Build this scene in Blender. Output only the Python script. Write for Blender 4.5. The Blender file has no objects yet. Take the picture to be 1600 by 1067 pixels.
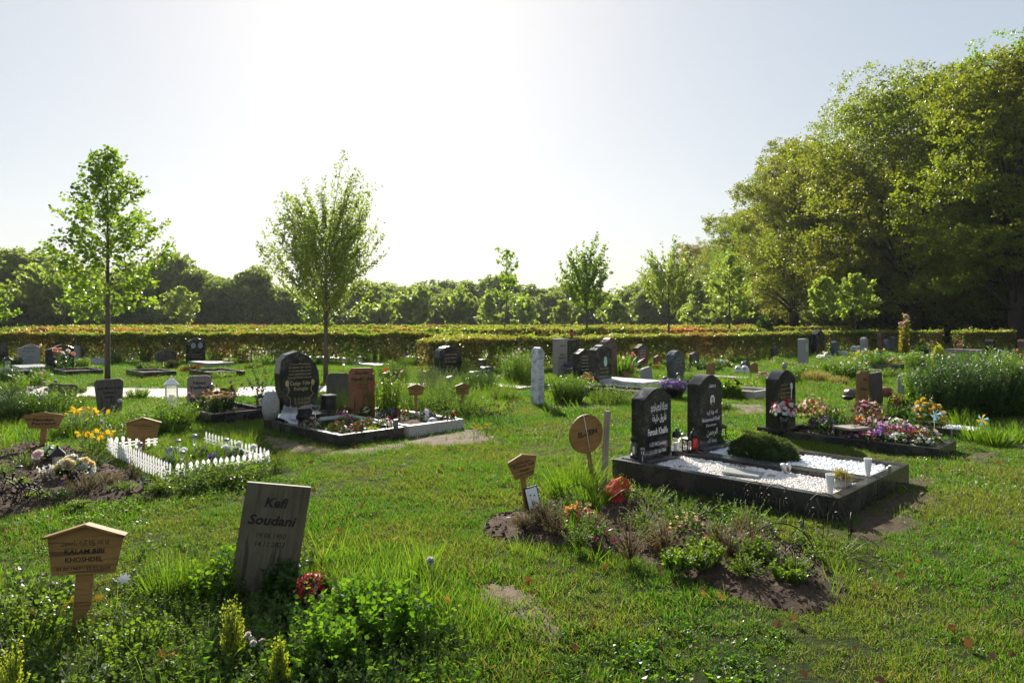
import bpy, math, random
import numpy as np
from mathutils import Vector, Matrix
PI=math.pi; R=math.radians
sc=bpy.context.scene
COL=sc.collection
# ------------------------------------------------------------------ camera, sky, sun, exposure
EYE=1.65; F=1080.0; HZ=502.0
cd=bpy.data.cameras.new("camera"); cam=bpy.data.objects.new("camera",cd); COL.objects.link(cam)
cd.sensor_width=36; cd.lens=36*F/1600; cd.shift_y=-31.5/1600; cd.clip_end=2000; cd.clip_start=.05
cam.location=(0,0,EYE); cam.rotation_euler=(R(90),0,0); sc.camera=cam
SAZ=R(-10); SEL=R(29)
w=bpy.data.worlds.new("World"); sc.world=w; w.use_nodes=True
wn=w.node_tree; bg=wn.nodes['Background']
sky=wn.nodes.new('ShaderNodeTexSky'); sky.sky_type='NISHITA'; sky.sun_disc=False
sky.sun_elevation=SEL; sky.sun_rotation=SAZ; sky.air_density=1.0; sky.dust_density=.7; sky.ozone_density=1.0
gm=wn.nodes.new('ShaderNodeGamma'); gm.inputs[1].default_value=.34; hs=wn.nodes.new('ShaderNodeHueSaturation'); hs.inputs['Saturation'].default_value=1.25; hs.inputs['Value'].default_value=1.45; wn.links.new(sky.outputs[0],gm.inputs[0]); wn.links.new(gm.outputs[0],hs.inputs['Color']); wn.links.new(hs.outputs[0],bg.inputs[0]); bg.inputs[1].default_value=.132
sl=bpy.data.lights.new("sun",'SUN'); sl.energy=5.0; sl.angle=R(.5); sl.color=(1,.93,.80)
so=bpy.data.objects.new("sun",sl); COL.objects.link(so)
sv=Vector((math.sin(SAZ)*math.cos(SEL),math.cos(SAZ)*math.cos(SEL),math.sin(SEL)))
so.rotation_euler=sv.to_track_quat('Z','Y').to_euler(); so.location=(0,0,30)
sc.view_settings.view_transform='Standard'; sc.view_settings.look='None'
sc.view_settings.exposure=1.05; sc.view_settings.gamma=1; sc.view_settings.use_curve_mapping=False
sc.cycles.max_bounces=8; sc.cycles.transparent_max_bounces=8; sc.cycles.transmission_bounces=6
sc.cycles.use_denoising=True
# ------------------------------------------------------------------ helpers
rs=np.random.RandomState(7); rnd=random.Random(7)
def fz(x,y):
    x=np.asarray(x,float); y=np.asarray(y,float)
    return .012*np.sin(.9*x+.4*y)+.010*np.sin(1.7*y-.8*x+1)+.006*np.sin(3.1*x+2.3*y)+.02*np.sin(.21*x+.13*y)-.01
def gz(x,y): return float(fz(x,y))
def G(px,py): y=F*EYE/(py-HZ); return ((px-800)/F*y, y)
def M_(n,py): return n/F*(F*EYE/(py-HZ))        # n photo pixels in metres at the ground line py
def fbm(x,y,s=1.0,seed=0):
    a=0; amp=1; x=np.asarray(x)*s; y=np.asarray(y)*s
    for i in range(4):
        k=seed*1.7+i*2.1
        a=a+amp*np.sin(x*1.3+k+1.4*np.sin(y*.9+k))*np.sin(y*1.2-k+1.3*np.sin(x*.8-k)); amp*=.55; x=x*2.03+y*.3; y=y*1.97-x*.25
    return a
class NM:
    """collects vertex and face arrays; one build = one mesh object"""
    def __init__(s): s.V=[];s.L=[];s.T=[];s.MI=[];s.SM=[];s.n=0
    def add(s,V,Fc,mi=0,sm=False):
        V=np.asarray(V,float).reshape(-1,3)
        s.L.append(np.concatenate([np.asarray(f) for f in Fc])+s.n); s.T.append(np.array([len(f) for f in Fc]))
        s.MI.append(np.full(len(Fc),mi)); s.SM.append(np.full(len(Fc),sm)); s.V.append(V); s.n+=len(V); return s
    def scat(s,T,P,RM,S,mi=0,sm=False):
        TV,TF=T; TV=np.asarray(TV,float); k=len(P)
        if k==0: return s
        S=np.asarray(S,float)
        if S.ndim==0: S=np.full(k,float(S))
        if S.ndim==1: S=np.repeat(S[:,None],3,1)
        v=TV[None]*S[:,None,:]; v=np.einsum('kij,knj->kni',RM,v)+P[:,None,:]
        l=np.concatenate([np.asarray(f) for f in TF]); t=np.array([len(f) for f in TF])
        s.L.append((l[None]+(np.arange(k)*len(TV))[:,None]).ravel()+s.n); s.T.append(np.tile(t,k))
        m=np.asarray(mi); s.MI.append(np.repeat(m,len(TF)) if m.ndim else np.full(k*len(TF),mi)); s.SM.append(np.full(k*len(TF),sm))
        s.V.append(v.reshape(-1,3)); s.n+=k*len(TV); return s
    def xf(s,Mx):
        Mx=np.array(Mx); s.V=[v@Mx[:3,:3].T+Mx[:3,3] for v in s.V]; return s
    def mesh(s,name,mats,sharp=None):
        me=bpy.data.meshes.new(name)
        V=np.concatenate(s.V); L=np.concatenate(s.L).astype(np.int32); T=np.concatenate(s.T).astype(np.int32)
        me.vertices.add(len(V)); me.vertices.foreach_set('co',V.ravel().astype(np.float32))
        me.loops.add(len(L)); me.loops.foreach_set('vertex_index',L)
        me.polygons.add(len(T)); me.polygons.foreach_set('loop_start',np.concatenate([[0],np.cumsum(T)[:-1]]).astype(np.int32))
        me.polygons.foreach_set('loop_total',T)
        for m in (mats if isinstance(mats,(list,tuple)) else [mats]): me.materials.append(m)
        me.polygons.foreach_set('material_index',np.concatenate(s.MI).astype(np.int32))
        me.polygons.foreach_set('use_smooth',np.concatenate(s.SM).astype(bool))
        me.update(calc_edges=True)
        if sharp: me.set_sharp_from_angle(angle=R(sharp))
        return me
    def build(s,name,mats,parent=None,loc=(0,0,0),rz=0,bev=0,sharp=None):
        o=bpy.data.objects.new(name,s.mesh(name,mats,sharp)); COL.objects.link(o); o.location=loc; o.rotation_euler=(0,0,rz)
        if parent: o.parent=parent
        if bev:
            b=o.modifiers.new('bevel','BEVEL'); b.width=bev; b.segments=2; b.limit_method='ANGLE'; b.angle_limit=R(40)
        return o
    # shapes
    def box(s,c,d,mi=0,top=1.0):
        x,y,z=c; a,b,h=d[0]/2,d[1]/2,d[2]/2; t=top
        V=[(x-a,y-b,z-h),(x+a,y-b,z-h),(x+a,y+b,z-h),(x-a,y+b,z-h),(x-a*t,y-b*t,z+h),(x+a*t,y-b*t,z+h),(x+a*t,y+b*t,z+h),(x-a*t,y+b*t,z+h)]
        return s.add(V,[(3,2,1,0),(4,5,6,7),(0,1,5,4),(1,2,6,5),(2,3,7,6),(3,0,4,7)],mi)
    def prism(s,out,t,y0=0,mi=0,sm=False):
        """outline (x,z) extruded along y from y0 to y0+t"""
        n=len(out); V=[(x,y0,z) for x,z in out]+[(x,y0+t,z) for x,z in out]
        s.add(V,[tuple(range(n)),tuple(range(2*n-1,n-1,-1))]+[(i,i+n,(i+1)%n+n,(i+1)%n) for i in range(n)],mi,sm); return s
    def lathe(s,prof,c=(0,0,0),n=14,mi=0,sm=True):
        V=[];Fc=[];m=len(prof)
        for i in range(n):
            a=2*PI*i/n
            for r,z in prof: V.append((c[0]+r*math.cos(a),c[1]+r*math.sin(a),c[2]+z))
        for i in range(n):
            j=(i+1)%n
            for k in range(m-1): Fc.append((i*m+k,j*m+k,j*m+k+1,i*m+k+1))
        Fc.append(tuple(i*m for i in range(n))[::-1]); Fc.append(tuple(i*m+m-1 for i in range(n)))
        return s.add(V,Fc,mi,sm)
    def tube(s,pts,rad,n=5,mi=0,sm=True):
        pts=[np.array(p,float) for p in pts]; V=[];Fc=[]
        if not hasattr(rad,'__len__'): rad=[rad]*len(pts)
        for i,p in enumerate(pts):
            d=pts[min(i+1,len(pts)-1)]-pts[max(i-1,0)]; d=d/(np.linalg.norm(d)+1e-9)
            u=np.cross(d,(0,0,1) if abs(d[2])<.9 else (1,0,0)); u/=np.linalg.norm(u); v=np.cross(d,u)
            for k in range(n):
                a=2*PI*k/n; V.append(p+rad[i]*(math.cos(a)*u+math.sin(a)*v))
        for i in range(len(pts)-1):
            for k in range(n): Fc.append((i*n+k,i*n+(k+1)%n,(i+1)*n+(k+1)%n,(i+1)*n+k))
        Fc.append(tuple(range(n))[::-1]); Fc.append(tuple(range((len(pts)-1)*n,len(pts)*n)))
        return s.add(V,Fc,mi,sm)
def frames(D,roll=None):
    D=np.asarray(D,float); D=D/(np.linalg.norm(D,axis=1,keepdims=True)+1e-9); k=len(D)
    a=np.where(np.abs(D[:,2:3])<.95,np.array([[0,0,1.]]),np.array([[1.,0,0]])); X=np.cross(a,D); X/=np.linalg.norm(X,axis=1,keepdims=True); Y=np.cross(D,X)
    if roll is None: roll=rs.rand(k)*2*PI
    c=np.cos(roll)[:,None]; q=np.sin(roll)[:,None]
    return np.stack([X*c+Y*q,-X*q+Y*c,D],axis=2)
def rdir(k,up=0.0):
    D=rs.normal(size=(k,3)); D/=np.linalg.norm(D,axis=1,keepdims=True); D[:,2]+=up; return D/np.linalg.norm(D,axis=1,keepdims=True)
# templates; length runs along z
LEAF=([(0,0,0),(.33,.07,.4),(0,0,1),(-.33,.07,.4)],[(0,1,2),(0,2,3)])
LEAFB=([(0,0,0),(.3,.06,.2),(.42,.1,.55),(0,0,1),(-.42,.1,.55),(-.3,.06,.2)],[(0,1,2,3),(0,3,4,5)])
LANCE=([(0,0,0),(.12,.03,.35),(0,-.1,1),(-.12,.03,.35)],[(0,1,2),(0,2,3)])
BLADE=([(-.5,0,0),(.5,0,0),(.42,.08,.4),(-.42,.08,.4),(.25,.28,.75),(-.25,.28,.75),(0,.6,1)],[(0,1,2,3),(3,2,4,5),(5,4,6)])
def flower(n=5,cup=.25,wd=.5):
    V=[(0,0,0)];Fc=[]
    for i in range(n):
        a=2*PI*i/n; c,q=math.cos(a),math.sin(a); b=len(V)
        for (u,v,z) in ((.55,-wd*.75,cup*.5),(1,-wd*.35,cup),(1,wd*.35,cup),(.55,wd*.75,cup*.5)): V.append((u*c-v*q,u*q+v*c,z))
        Fc.append((0,b,b+1,b+2,b+3))
    return (V,Fc)
FL5=flower(); FL8=flower(8,.1,.36)
def rose():
    V=[];Fc=[]
    for r,cup,n,z,o in ((1,.35,6,0,0),(.75,.6,5,.05,.5),(.5,.75,4,.08,.2),(.28,.85,3,.1,.9)):
        for i in range(n):
            a=2*PI*i/n+o; c,q=math.cos(a),math.sin(a); b=len(V); wd=r*.75
            for (u,v,zz) in ((0.1*r,0,z),(.6*r,-wd*.8,z+cup*.3),(.95*r,-wd*.5,z+cup*.85),(r,0,z+cup*.95),(.95*r,wd*.5,z+cup*.85),(.6*r,wd*.8,z+cup*.3)): V.append((u*c-v*q,u*q+v*c,zz))
            Fc.append((b,b+1,b+2,b+3)); Fc.append((b,b+3,b+4,b+5))
    return (V,Fc)
ROSE=rose()
def tulip():
    V=[];Fc=[]
    for i in range(6):
        a=2*PI*i/6; c,q=math.cos(a),math.sin(a); b=len(V)
        for (u,v,z) in ((.1,0,0),(.5,-.32,.5),(.45,-.2,1.1),(.42,0,1.4),(.45,.2,1.1),(.5,.32,.5)): V.append((u*c-v*q,u*q+v*c,z))
        Fc.append((b,b+1,b+2,b+3)); Fc.append((b,b+3,b+4,b+5))
    return (V,Fc)
TULIP=tulip()
def ico(sub=1):
    t=(1+5**.5)/2; V=[(-1,t,0),(1,t,0),(-1,-t,0),(1,-t,0),(0,-1,t),(0,1,t),(0,-1,-t),(0,1,-t),(t,0,-1),(t,0,1),(-t,0,-1),(-t,0,1)]
    Fc=[(0,11,5),(0,5,1),(0,1,7),(0,7,10),(0,10,11),(1,5,9),(5,11,4),(11,10,2),(10,7,6),(7,1,8),(3,9,4),(3,4,2),(3,2,6),(3,6,8),(3,8,9),(4,9,5),(2,4,11),(6,2,10),(8,6,7),(9,8,1)]
    V=[np.array(v)/np.linalg.norm(v) for v in V]
    for _ in range(sub):
        mp={};N=[]
        def mid(a,b):
            k=(min(a,b),max(a,b))
            if k not in mp: m=V[a]+V[b]; V.append(m/np.linalg.norm(m)); mp[k]=len(V)-1
            return mp[k]
        for a,b,c in Fc:
            x,y,z=mid(a,b),mid(b,c),mid(c,a); N+=[(a,x,z),(b,y,x),(c,z,y),(x,y,z)]
        Fc=N
    return (np.array(V),Fc)
ICO0=ico(0);ICO1=ico(1);ICO2=ico(2)
def lump(T,seed,a=.25):
    V=T[0]; r=np.random.RandomState(seed); f=np.zeros(len(V))
    for i in range(5):
        d=r.normal(size=3)*2.2; f+=np.sin(V@d+r.rand()*6)
    return (V*(1+a*f[:,None]/3),T[1])
# ------------------------------------------------------------------ scene tree helpers
def tag(o,label,cat,group=None):
    if label: o['label']=label
    if cat: o['category']=cat
    if group: o['group']=group
    return o
def thing(name,label,cat,x,y,rz=0,z=None,group=None,tilt=None):
    o=bpy.data.objects.new(name,None); COL.objects.link(o); o.empty_display_size=.1
    o.location=(x,y,gz(x,y) if z is None else z); o.rotation_euler=(tilt[0] if tilt else 0,tilt[1] if tilt else 0,rz)
    return tag(o,label,cat,group)
def struct(o,kind='structure'): o['kind']=kind; return o
def dup(root,x,y,rz=0,s=1,label=None,group=None,z=None,sz=None):
    c=root.copy(); COL.objects.link(c); c.location=(x,y,gz(x,y) if z is None else z); c.rotation_euler=(0,0,rz); c.scale=(s,s,sz or s)
    if label: c['label']=label
    if group: c['group']=group
    for ch in list(root.children):
        d=ch.copy(); COL.objects.link(d); d.parent=c
        for g in ch.children: e=g.copy(); COL.objects.link(e); e.parent=d
    return c
# ------------------------------------------------------------------ materials
def newmat(name):
    m=bpy.data.materials.new(name); m.use_nodes=True; nt=m.node_tree; return m,nt,nt.nodes['Principled BSDF']
def noise(nt,scale,detail=4,co=None,rough=.6):
    n=nt.nodes.new('ShaderNodeTexNoise'); n.inputs['Scale'].default_value=scale; n.inputs['Detail'].default_value=detail; n.inputs['Roughness'].default_value=rough
    if co is not None: nt.links.new(co,n.inputs['Vector'])
    return n.outputs['Fac']
def ramp(nt,fac,stops):
    r=nt.nodes.new('ShaderNodeValToRGB'); nt.links.new(fac,r.inputs[0]); e=r.color_ramp.elements
    e[0].position=stops[0][0]; e[0].color=(*stops[0][1],1); e[1].position=stops[-1][0]; e[1].color=(*stops[-1][1],1)
    for p,c in stops[1:-1]: q=e.new(p); q.color=(*c,1)
    return r.outputs[0]
def bump(nt,h,st,dist,b):
    n=nt.nodes.new('ShaderNodeBump'); n.inputs['Strength'].default_value=st; n.inputs['Distance'].default_value=dist
    nt.links.new(h,n.inputs['Height']); nt.links.new(n.outputs[0],b.inputs['Normal'])
def wpos(nt): return nt.nodes.new('ShaderNodeNewGeometry').outputs['Position']
def opos(nt): return nt.nodes.new('ShaderNodeTexCoord').outputs['Object']
def mixc(nt,f,a,b,mode='MIX'):
    n=nt.nodes.new('ShaderNodeMix'); n.data_type='RGBA'; n.blend_type=mode
    for s,i in ((f,0),(a,6),(b,7)):
        if isinstance(s,(int,float)): n.inputs[i].default_value=s
        elif isinstance(s,tuple): n.inputs[i].default_value=(*s,1)
        else: nt.links.new(s,n.inputs[i])
    return n.outputs[2]
def leafm(name,c1,c2,c3=None,tr=1.6,rough=.42,big=.35,wt=.5,spec=.4):
    """leaf or petal: glossy skin over a translucent blade, colour varied leaf by leaf and from place to place"""
    m,nt,b=newmat(name); g=nt.nodes.new('ShaderNodeNewGeometry')
    c=mixc(nt,g.outputs['Random Per Island'],c1,c2)
    if c3:
        f=noise(nt,big,3,g.outputs['Position']); r=ramp(nt,f,[(.44,(0,0,0)),(.6,(1,1,1))]); c=mixc(nt,r,c,c3)
    nt.links.new(c,b.inputs['Base Color']); b.inputs['Roughness'].default_value=rough; b.inputs['Specular IOR Level'].default_value=spec
    t=nt.nodes.new('ShaderNodeBsdfTranslucent'); q=mixc(nt,1.0,c,(tr*1.0,tr*1.0,tr*.42),'MULTIPLY'); nt.links.new(q,t.inputs[0])
    x=nt.nodes.new('ShaderNodeMixShader'); x.inputs[0].default_value=wt
    nt.links.new(b.outputs[0],x.inputs[1]); nt.links.new(t.outputs[0],x.inputs[2]); nt.links.new(x.outputs[0],nt.nodes['Material Output'].inputs[0])
    return m
def petal(name,c1,c2=None,wt=.4):
    m,nt,b=newmat(name); g=nt.nodes.new('ShaderNodeNewGeometry'); c=mixc(nt,g.outputs['Random Per Island'],c1,c2 or tuple(x*.75 for x in c1))
    nt.links.new(c,b.inputs['Base Color']); b.inputs['Roughness'].default_value=.6
    t=nt.nodes.new('ShaderNodeBsdfTranslucent'); nt.links.new(c,t.inputs[0]); x=nt.nodes.new('ShaderNodeMixShader'); x.inputs[0].default_value=wt
    nt.links.new(b.outputs[0],x.inputs[1]); nt.links.new(t.outputs[0],x.inputs[2]); nt.links.new(x.outputs[0],nt.nodes['Material Output'].inputs[0]); return m
def plain(name,c,rough=.5,metal=0,var=.25,sc_=6,bm=0):
    m,nt,b=newmat(name); f=noise(nt,sc_,5,opos(nt)); nt.links.new(ramp(nt,f,[(.3,tuple(x*(1-var) for x in c)),(.7,tuple(min(1,x*(1+var)) for x in c))]),b.inputs['Base Color'])
    b.inputs['Roughness'].default_value=rough; b.inputs['Metallic'].default_value=metal
    if bm: bump(nt,noise(nt,sc_*8,4,opos(nt)),bm,.004,b)
    return m
def granite(name,c,fl,rough=.18,sc_=140,dust=.25):
    m,nt,b=newmat(name); o=opos(nt); f=noise(nt,sc_,3,o,.7); c0=ramp(nt,f,[(.38,tuple(x*.5 for x in c)),(.52,c),(.66,fl)])
    d=noise(nt,3.5,6,o,.7); c1=mixc(nt,ramp(nt,d,[(.5,(0,0,0)),(.75,(dust,)*3)]),c0,(.22,.20,.17)); nt.links.new(c1,b.inputs['Base Color'])
    nt.links.new(ramp(nt,d,[(.4,(rough,)*3),(.75,(min(1,rough+.3),)*3)]),b.inputs['Roughness']); return m
def wood(name,c,dark,gr=1.0,axis='Z',rough=.7):
    m,nt,b=newmat(name); mp=nt.nodes.new('ShaderNodeMapping'); nt.links.new(opos(nt),mp.inputs[0])
    s=[38,38,38]; s['XYZ'.index(axis)]=2.2; mp.inputs['Scale'].default_value=s
    f=noise(nt,1,6,mp.outputs[0],.65); g=noise(nt,4,4,opos(nt)); c0=ramp(nt,f,[(.32,dark),(.48,c),(.72,tuple(min(1,x*1.2) for x in c))])
    c1=mixc(nt,ramp(nt,g,[(.48,(0,0,0)),(.75,(.7,.7,.7))]),c0,tuple(x*.5 for x in c)); st=noise(nt,1.0,3,mp.outputs[0],.4); st2=ramp(nt,st,[(.60,(0,0,0)),(.64,(.8,.8,.8))]); nt.links.new(mixc(nt,st2,c1,tuple(x*.55 for x in dark)),b.inputs['Base Color'])
    b.inputs['Roughness'].default_value=rough; b.inputs['Specular IOR Level'].default_value=.3; bump(nt,f,.5*gr,.003,b); return m
def glassm(name,c=(.9,.93,.92),rough=.08,tr=.85,al=.45):
    m,nt,b=newmat(name); b.inputs['Base Color'].default_value=(*c,1); b.inputs['Roughness'].default_value=rough; b.inputs['Transmission Weight'].default_value=tr
    t=nt.nodes.new('ShaderNodeBsdfTransparent'); x=nt.nodes.new('ShaderNodeMixShader'); x.inputs[0].default_value=al
    nt.links.new(t.outputs[0],x.inputs[1]); nt.links.new(b.outputs[0],x.inputs[2]); nt.links.new(x.outputs[0],nt.nodes['Material Output'].inputs[0]); return m
# foliage
m_lawn=leafm('grass_blade',(.025,.074,.006),(.052,.115,.012),(.064,.090,.016),3.1,.42,.75,.5,.3)
m_long=leafm('long_grass',(.05,.10,.009),(.09,.15,.018),None,2.7,.38,.35,.5,.35)
m_dry=leafm('dry_grass',(.30,.24,.11),(.20,.18,.07),None,1.3,.6)
m_cover=leafm('ground_cover_leaf',(.040,.080,.009),(.095,.14,.020),(.065,.11,.011),2.7,.36,1.5)
m_clover=leafm('broad_leaf',(.045,.11,.008),(.08,.15,.012),None,2.5,.36)
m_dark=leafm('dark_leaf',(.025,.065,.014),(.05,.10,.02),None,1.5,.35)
m_grey=leafm('silvery_leaf',(.10,.13,.08),(.16,.19,.12),None,1.2,.5)
m_thyme=leafm('rosemary_leaf',(.055,.085,.03),(.09,.125,.045),None,1.2,.55)
m_yel=leafm('golden_leaf',(.32,.34,.03),(.20,.27,.03),None,1.6,.5)
m_heath=leafm('dry_heather',(.24,.135,.06),(.32,.21,.10),(.13,.12,.05),1.3,.8,.35,.25)
m_brownl=leafm('withered_leaf',(.20,.09,.04),(.13,.06,.03),None,1.2,.7,.35,.3)
m_maple=leafm('maple_leaf',(.09,.15,.018),(.15,.22,.03),None,2.4,.35)
m_maple2=leafm('maple_leaf_pale',(.14,.19,.045),(.20,.25,.07),None,2.3,.4)
m_oak=leafm('oak_leaf',(.070,.098,.008),(.120,.150,.012),(.105,.115,.011),3.3,.45,.10,.45,.3)
m_beech=leafm('beech_leaf',(.065,.14,.008),(.11,.19,.014),(.08,.14,.014),2.8,.4,.12)
m_copper=leafm('young_oak_leaf',(.12,.10,.015),(.15,.13,.02),None,2.6,.5,.2,.42,.3)
m_far=leafm('distant_leaf',(.08,.115,.035),(.13,.17,.05),(.14,.18,.05),2.6,.5,.06,.45)
m_far2=leafm('distant_pale_leaf',(.13,.18,.05),(.19,.24,.08),None,1.9,.5,.06,.5)
m_hedge=leafm('hedge_leaf',(.065,.115,.012),(.14,.18,.03),(.12,.12,.03),3.2,.35,.45)
m_hface=leafm('hedge_shaded_old_leaf',(.045,.085,.012),(.09,.13,.022),(.10,.075,.03),2.0,.4,.6,.42)  # older leaves below the top, colour darkened to paint in the hedge's shade
m_hcop=leafm('copper_hedge_leaf',(.30,.12,.07),(.36,.18,.09),(.16,.19,.04),1.9,.4,.25)
m_bark=wood('bark',(.11,.09,.07),(.05,.04,.03),2)
m_bark2=wood('dark_bark',(.05,.042,.034),(.02,.018,.015),2)
m_stem=plain('stem',(.07,.10,.03),.6)
# stone, wood, metal
g_black=granite('black_granite',(.016,.016,.017),(.06,.06,.065),.10)
g_dark=granite('dark_granite',(.05,.048,.045),(.16,.15,.14),.22)
g_kerb=granite('kerb_granite',(.028,.026,.025),(.09,.085,.08),.16,120,.22)
g_grey=granite('grey_granite',(.30,.30,.29),(.42,.42,.41),.4,110,.2)
g_brown=granite('brown_granite',(.10,.055,.04),(.20,.12,.09),.2)
g_blue=granite('blue_granite',(.05,.065,.09),(.14,.16,.19),.2)
g_white=granite('white_marble',(.58,.58,.59),(.64,.64,.64),.35,8,.15)
g_beige=granite('beige_stone',(.34,.29,.25),(.44,.39,.33),.5,90,.3)
g_pale=granite('pale_kerb',(.50,.47,.41),(.62,.59,.52),.5,60,.3)
w_tan=wood('tan_wood',(.29,.16,.048),(.15,.08,.025),1.4,'X')
w_tanv=wood('tan_wood_upright',(.30,.17,.065),(.16,.085,.032),1.4)
w_grey=wood('weathered_wood',(.125,.105,.068),(.075,.060,.038),1.6)
w_dark=wood('dark_wood',(.12,.10,.085),(.07,.055,.045))
w_red=wood('reddish_wood',(.27,.115,.055),(.15,.06,.03),1.4)
w_old=wood('silvered_wood',(.30,.25,.20),(.17,.14,.11))
p_white=plain('white_plastic',(.78,.78,.77),.35,0,.06)
p_picket=petal('thin_white_plastic',(.93,.93,.93),(.90,.90,.90),.75)
p_black=plain('black_metal',(.018,.018,.019),.4,.3)
p_iron=plain('rusty_iron',(.04,.028,.022),.6,.5)
p_steel=plain('steel_plate',(.25,.26,.27),.35,.8)
p_red=plain('red_glass',(.55,.03,.02),.15)
p_wax=plain('candle_wax',(.75,.70,.60),.5)
p_pot=plain('terracotta',(.30,.13,.08),.8)
p_ink=plain('burnt_lettering',(.014,.010,.008),.8)
p_gold=plain('gold_lettering',(.42,.33,.15),.4,.3)
p_inkw=plain('white_lettering',(.7,.7,.7),.6)
p_inkg=plain('grey_lettering',(.14,.14,.14),.6)
p_cloth=plain('red_cloth',(.55,.03,.025),.9,0,.3,14,1)
p_glass=glassm('lamp_glass'); p_rglass=glassm('red_lamp_glass',(.8,.04,.02),.2,.5,.9)
pt={k:petal('petal_'+k,*v) for k,v in dict(white=((.80,.80,.76),(.70,.68,.62)),pink=((.70,.30,.42),(.60,.40,.48)),rose=((.72,.55,.56),(.62,.46,.46)),red=((.62,.02,.02),(.45,.01,.02)),
  magenta=((.50,.03,.28),(.40,.04,.16)),purple=((.14,.04,.36),(.22,.06,.42)),lilac=((.42,.22,.52),(.52,.34,.58)),yellow=((.75,.52,.02),(.70,.42,.02)),cream=((.72,.62,.32),(.70,.55,.22)),
  salmon=((.75,.28,.18),(.68,.38,.26)),orange=((.75,.28,.04),(.70,.40,.06)),dark=((.08,.012,.015),(.14,.02,.02)),blue=((.10,.35,.55),(.3,.5,.6)),seed=((.62,.62,.58),(.5,.5,.46))).items()}
# ------------------------------------------------------------------ ground, path, bare earth, soil beds
def axis(lo,hi,near,step,g):
    a=[0]; s=step
    while a[-1]<hi: a.append(a[-1]+s); s=step if a[-1]<near else s*g
    b=[0]; s=step
    while b[-1]>lo: b.append(b[-1]-s); s=step if b[-1]>-near else s*g
    return np.array(sorted(set(b+a)))
def sheet(xs,ys,zoff=0):
    X,Y=np.meshgrid(xs,ys); Z=fz(X,Y)+zoff; nx,ny=len(xs),len(ys); V=np.stack([X.ravel(),Y.ravel(),Z.ravel()],1)
    i=(np.arange(ny-1)[:,None]*nx+np.arange(nx-1)[None]).ravel(); return V,np.stack([i,i+1,i+nx+1,i+nx],1)
m_gr,nt,b=newmat('lawn_earth'); P=wpos(nt)
c=ramp(nt,noise(nt,.6,5,P),[(.35,(.016,.030,.006)),(.55,(.030,.046,.010)),(.75,(.055,.056,.022))])
c=mixc(nt,ramp(nt,noise(nt,28,4,P),[(.4,(0,0,0)),(.7,(.6,.6,.6))]),c,(.035,.028,.016)); nt.links.new(c,b.inputs['Base Color']); b.inputs['Roughness'].default_value=1; b.inputs['Specular IOR Level'].default_value=.1
bump(nt,noise(nt,60,4,P),.8,.02,b)
m_bare,nt,b=newmat('trodden_earth'); P=wpos(nt)
nt.links.new(ramp(nt,noise(nt,9,7,P,.7),[(.3,(.10,.070,.044)),(.55,(.19,.135,.090)),(.75,(.29,.215,.15))]),b.inputs['Base Color']); b.inputs['Roughness'].default_value=.95; bump(nt,noise(nt,45,6,P,.75),1,.02,b)
m_soil,nt,b=newmat('garden_soil'); P=wpos(nt)
nt.links.new(ramp(nt,noise(nt,14,7,P,.7),[(.3,(.042,.024,.013)),(.55,(.092,.054,.029)),(.75,(.16,.105,.062))]),b.inputs['Base Color']); b.inputs['Roughness'].default_value=1; bump(nt,noise(nt,38,6,P,.8),1,.03,b)
m_path,nt,b=newmat('pale_path'); P=wpos(nt)
nt.links.new(ramp(nt,noise(nt,5,7,P,.7),[(.3,(.40,.35,.30)),(.7,(.54,.48,.42))]),b.inputs['Base Color']); b.inputs['Roughness'].default_value=.8; bump(nt,noise(nt,90,3,P),.4,.005,b)
V,Q=sheet(axis(-500,500,14,.25,1.12),np.concatenate([-axis(0,400,1,.5,1.3)[::-1][:-1],axis(0,700,32,.25,1.12)]))
me=NM(); me.L=[Q.ravel()]; me.T=[np.full(len(Q),4)]; me.MI=[np.zeros(len(Q))]; me.SM=[np.ones(len(Q))]; me.V=[V]
struct(me.build('ground',m_gr))
def smooth_poly(pts,k=4):
    p=np.array(pts,float); n=len(p); o=[]
    for i in range(n):
        a,b_,c_,d=p[i-1],p[i],p[(i+1)%n],p[(i+2)%n]
        for t in np.arange(k)/k: o.append(.5*((2*b_)+(-a+c_)*t+(2*a-5*b_+4*c_-d)*t*t+(-a+3*b_-3*c_+d)*t**3))
    return np.array(o)
def inside(poly,x,y):
    r=np.zeros(np.shape(x),bool); n=len(poly)
    for i in range(n):
        x1,y1=poly[i-1]; x2,y2=poly[i]
        if y1==y2: continue
        c_=((y1>y)!=(y2>y))&(x<(x2-x1)*(y-y1)/(y2-y1)+x1); r^=c_
    return r
def pdist(poly,x,y):
    d=np.full(np.shape(x),1e9); n=len(poly)
    for i in range(n):
        a=np.array(poly[i-1]); b_=np.array(poly[i]); e=b_-a; L=max(1e-9,e@e); t=np.clip(((x-a[0])*e[0]+(y-a[1])*e[1])/L,0,1)
        d=np.minimum(d,np.hypot(x-a[0]-t*e[0],y-a[1]-t*e[1]))
    return d
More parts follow.
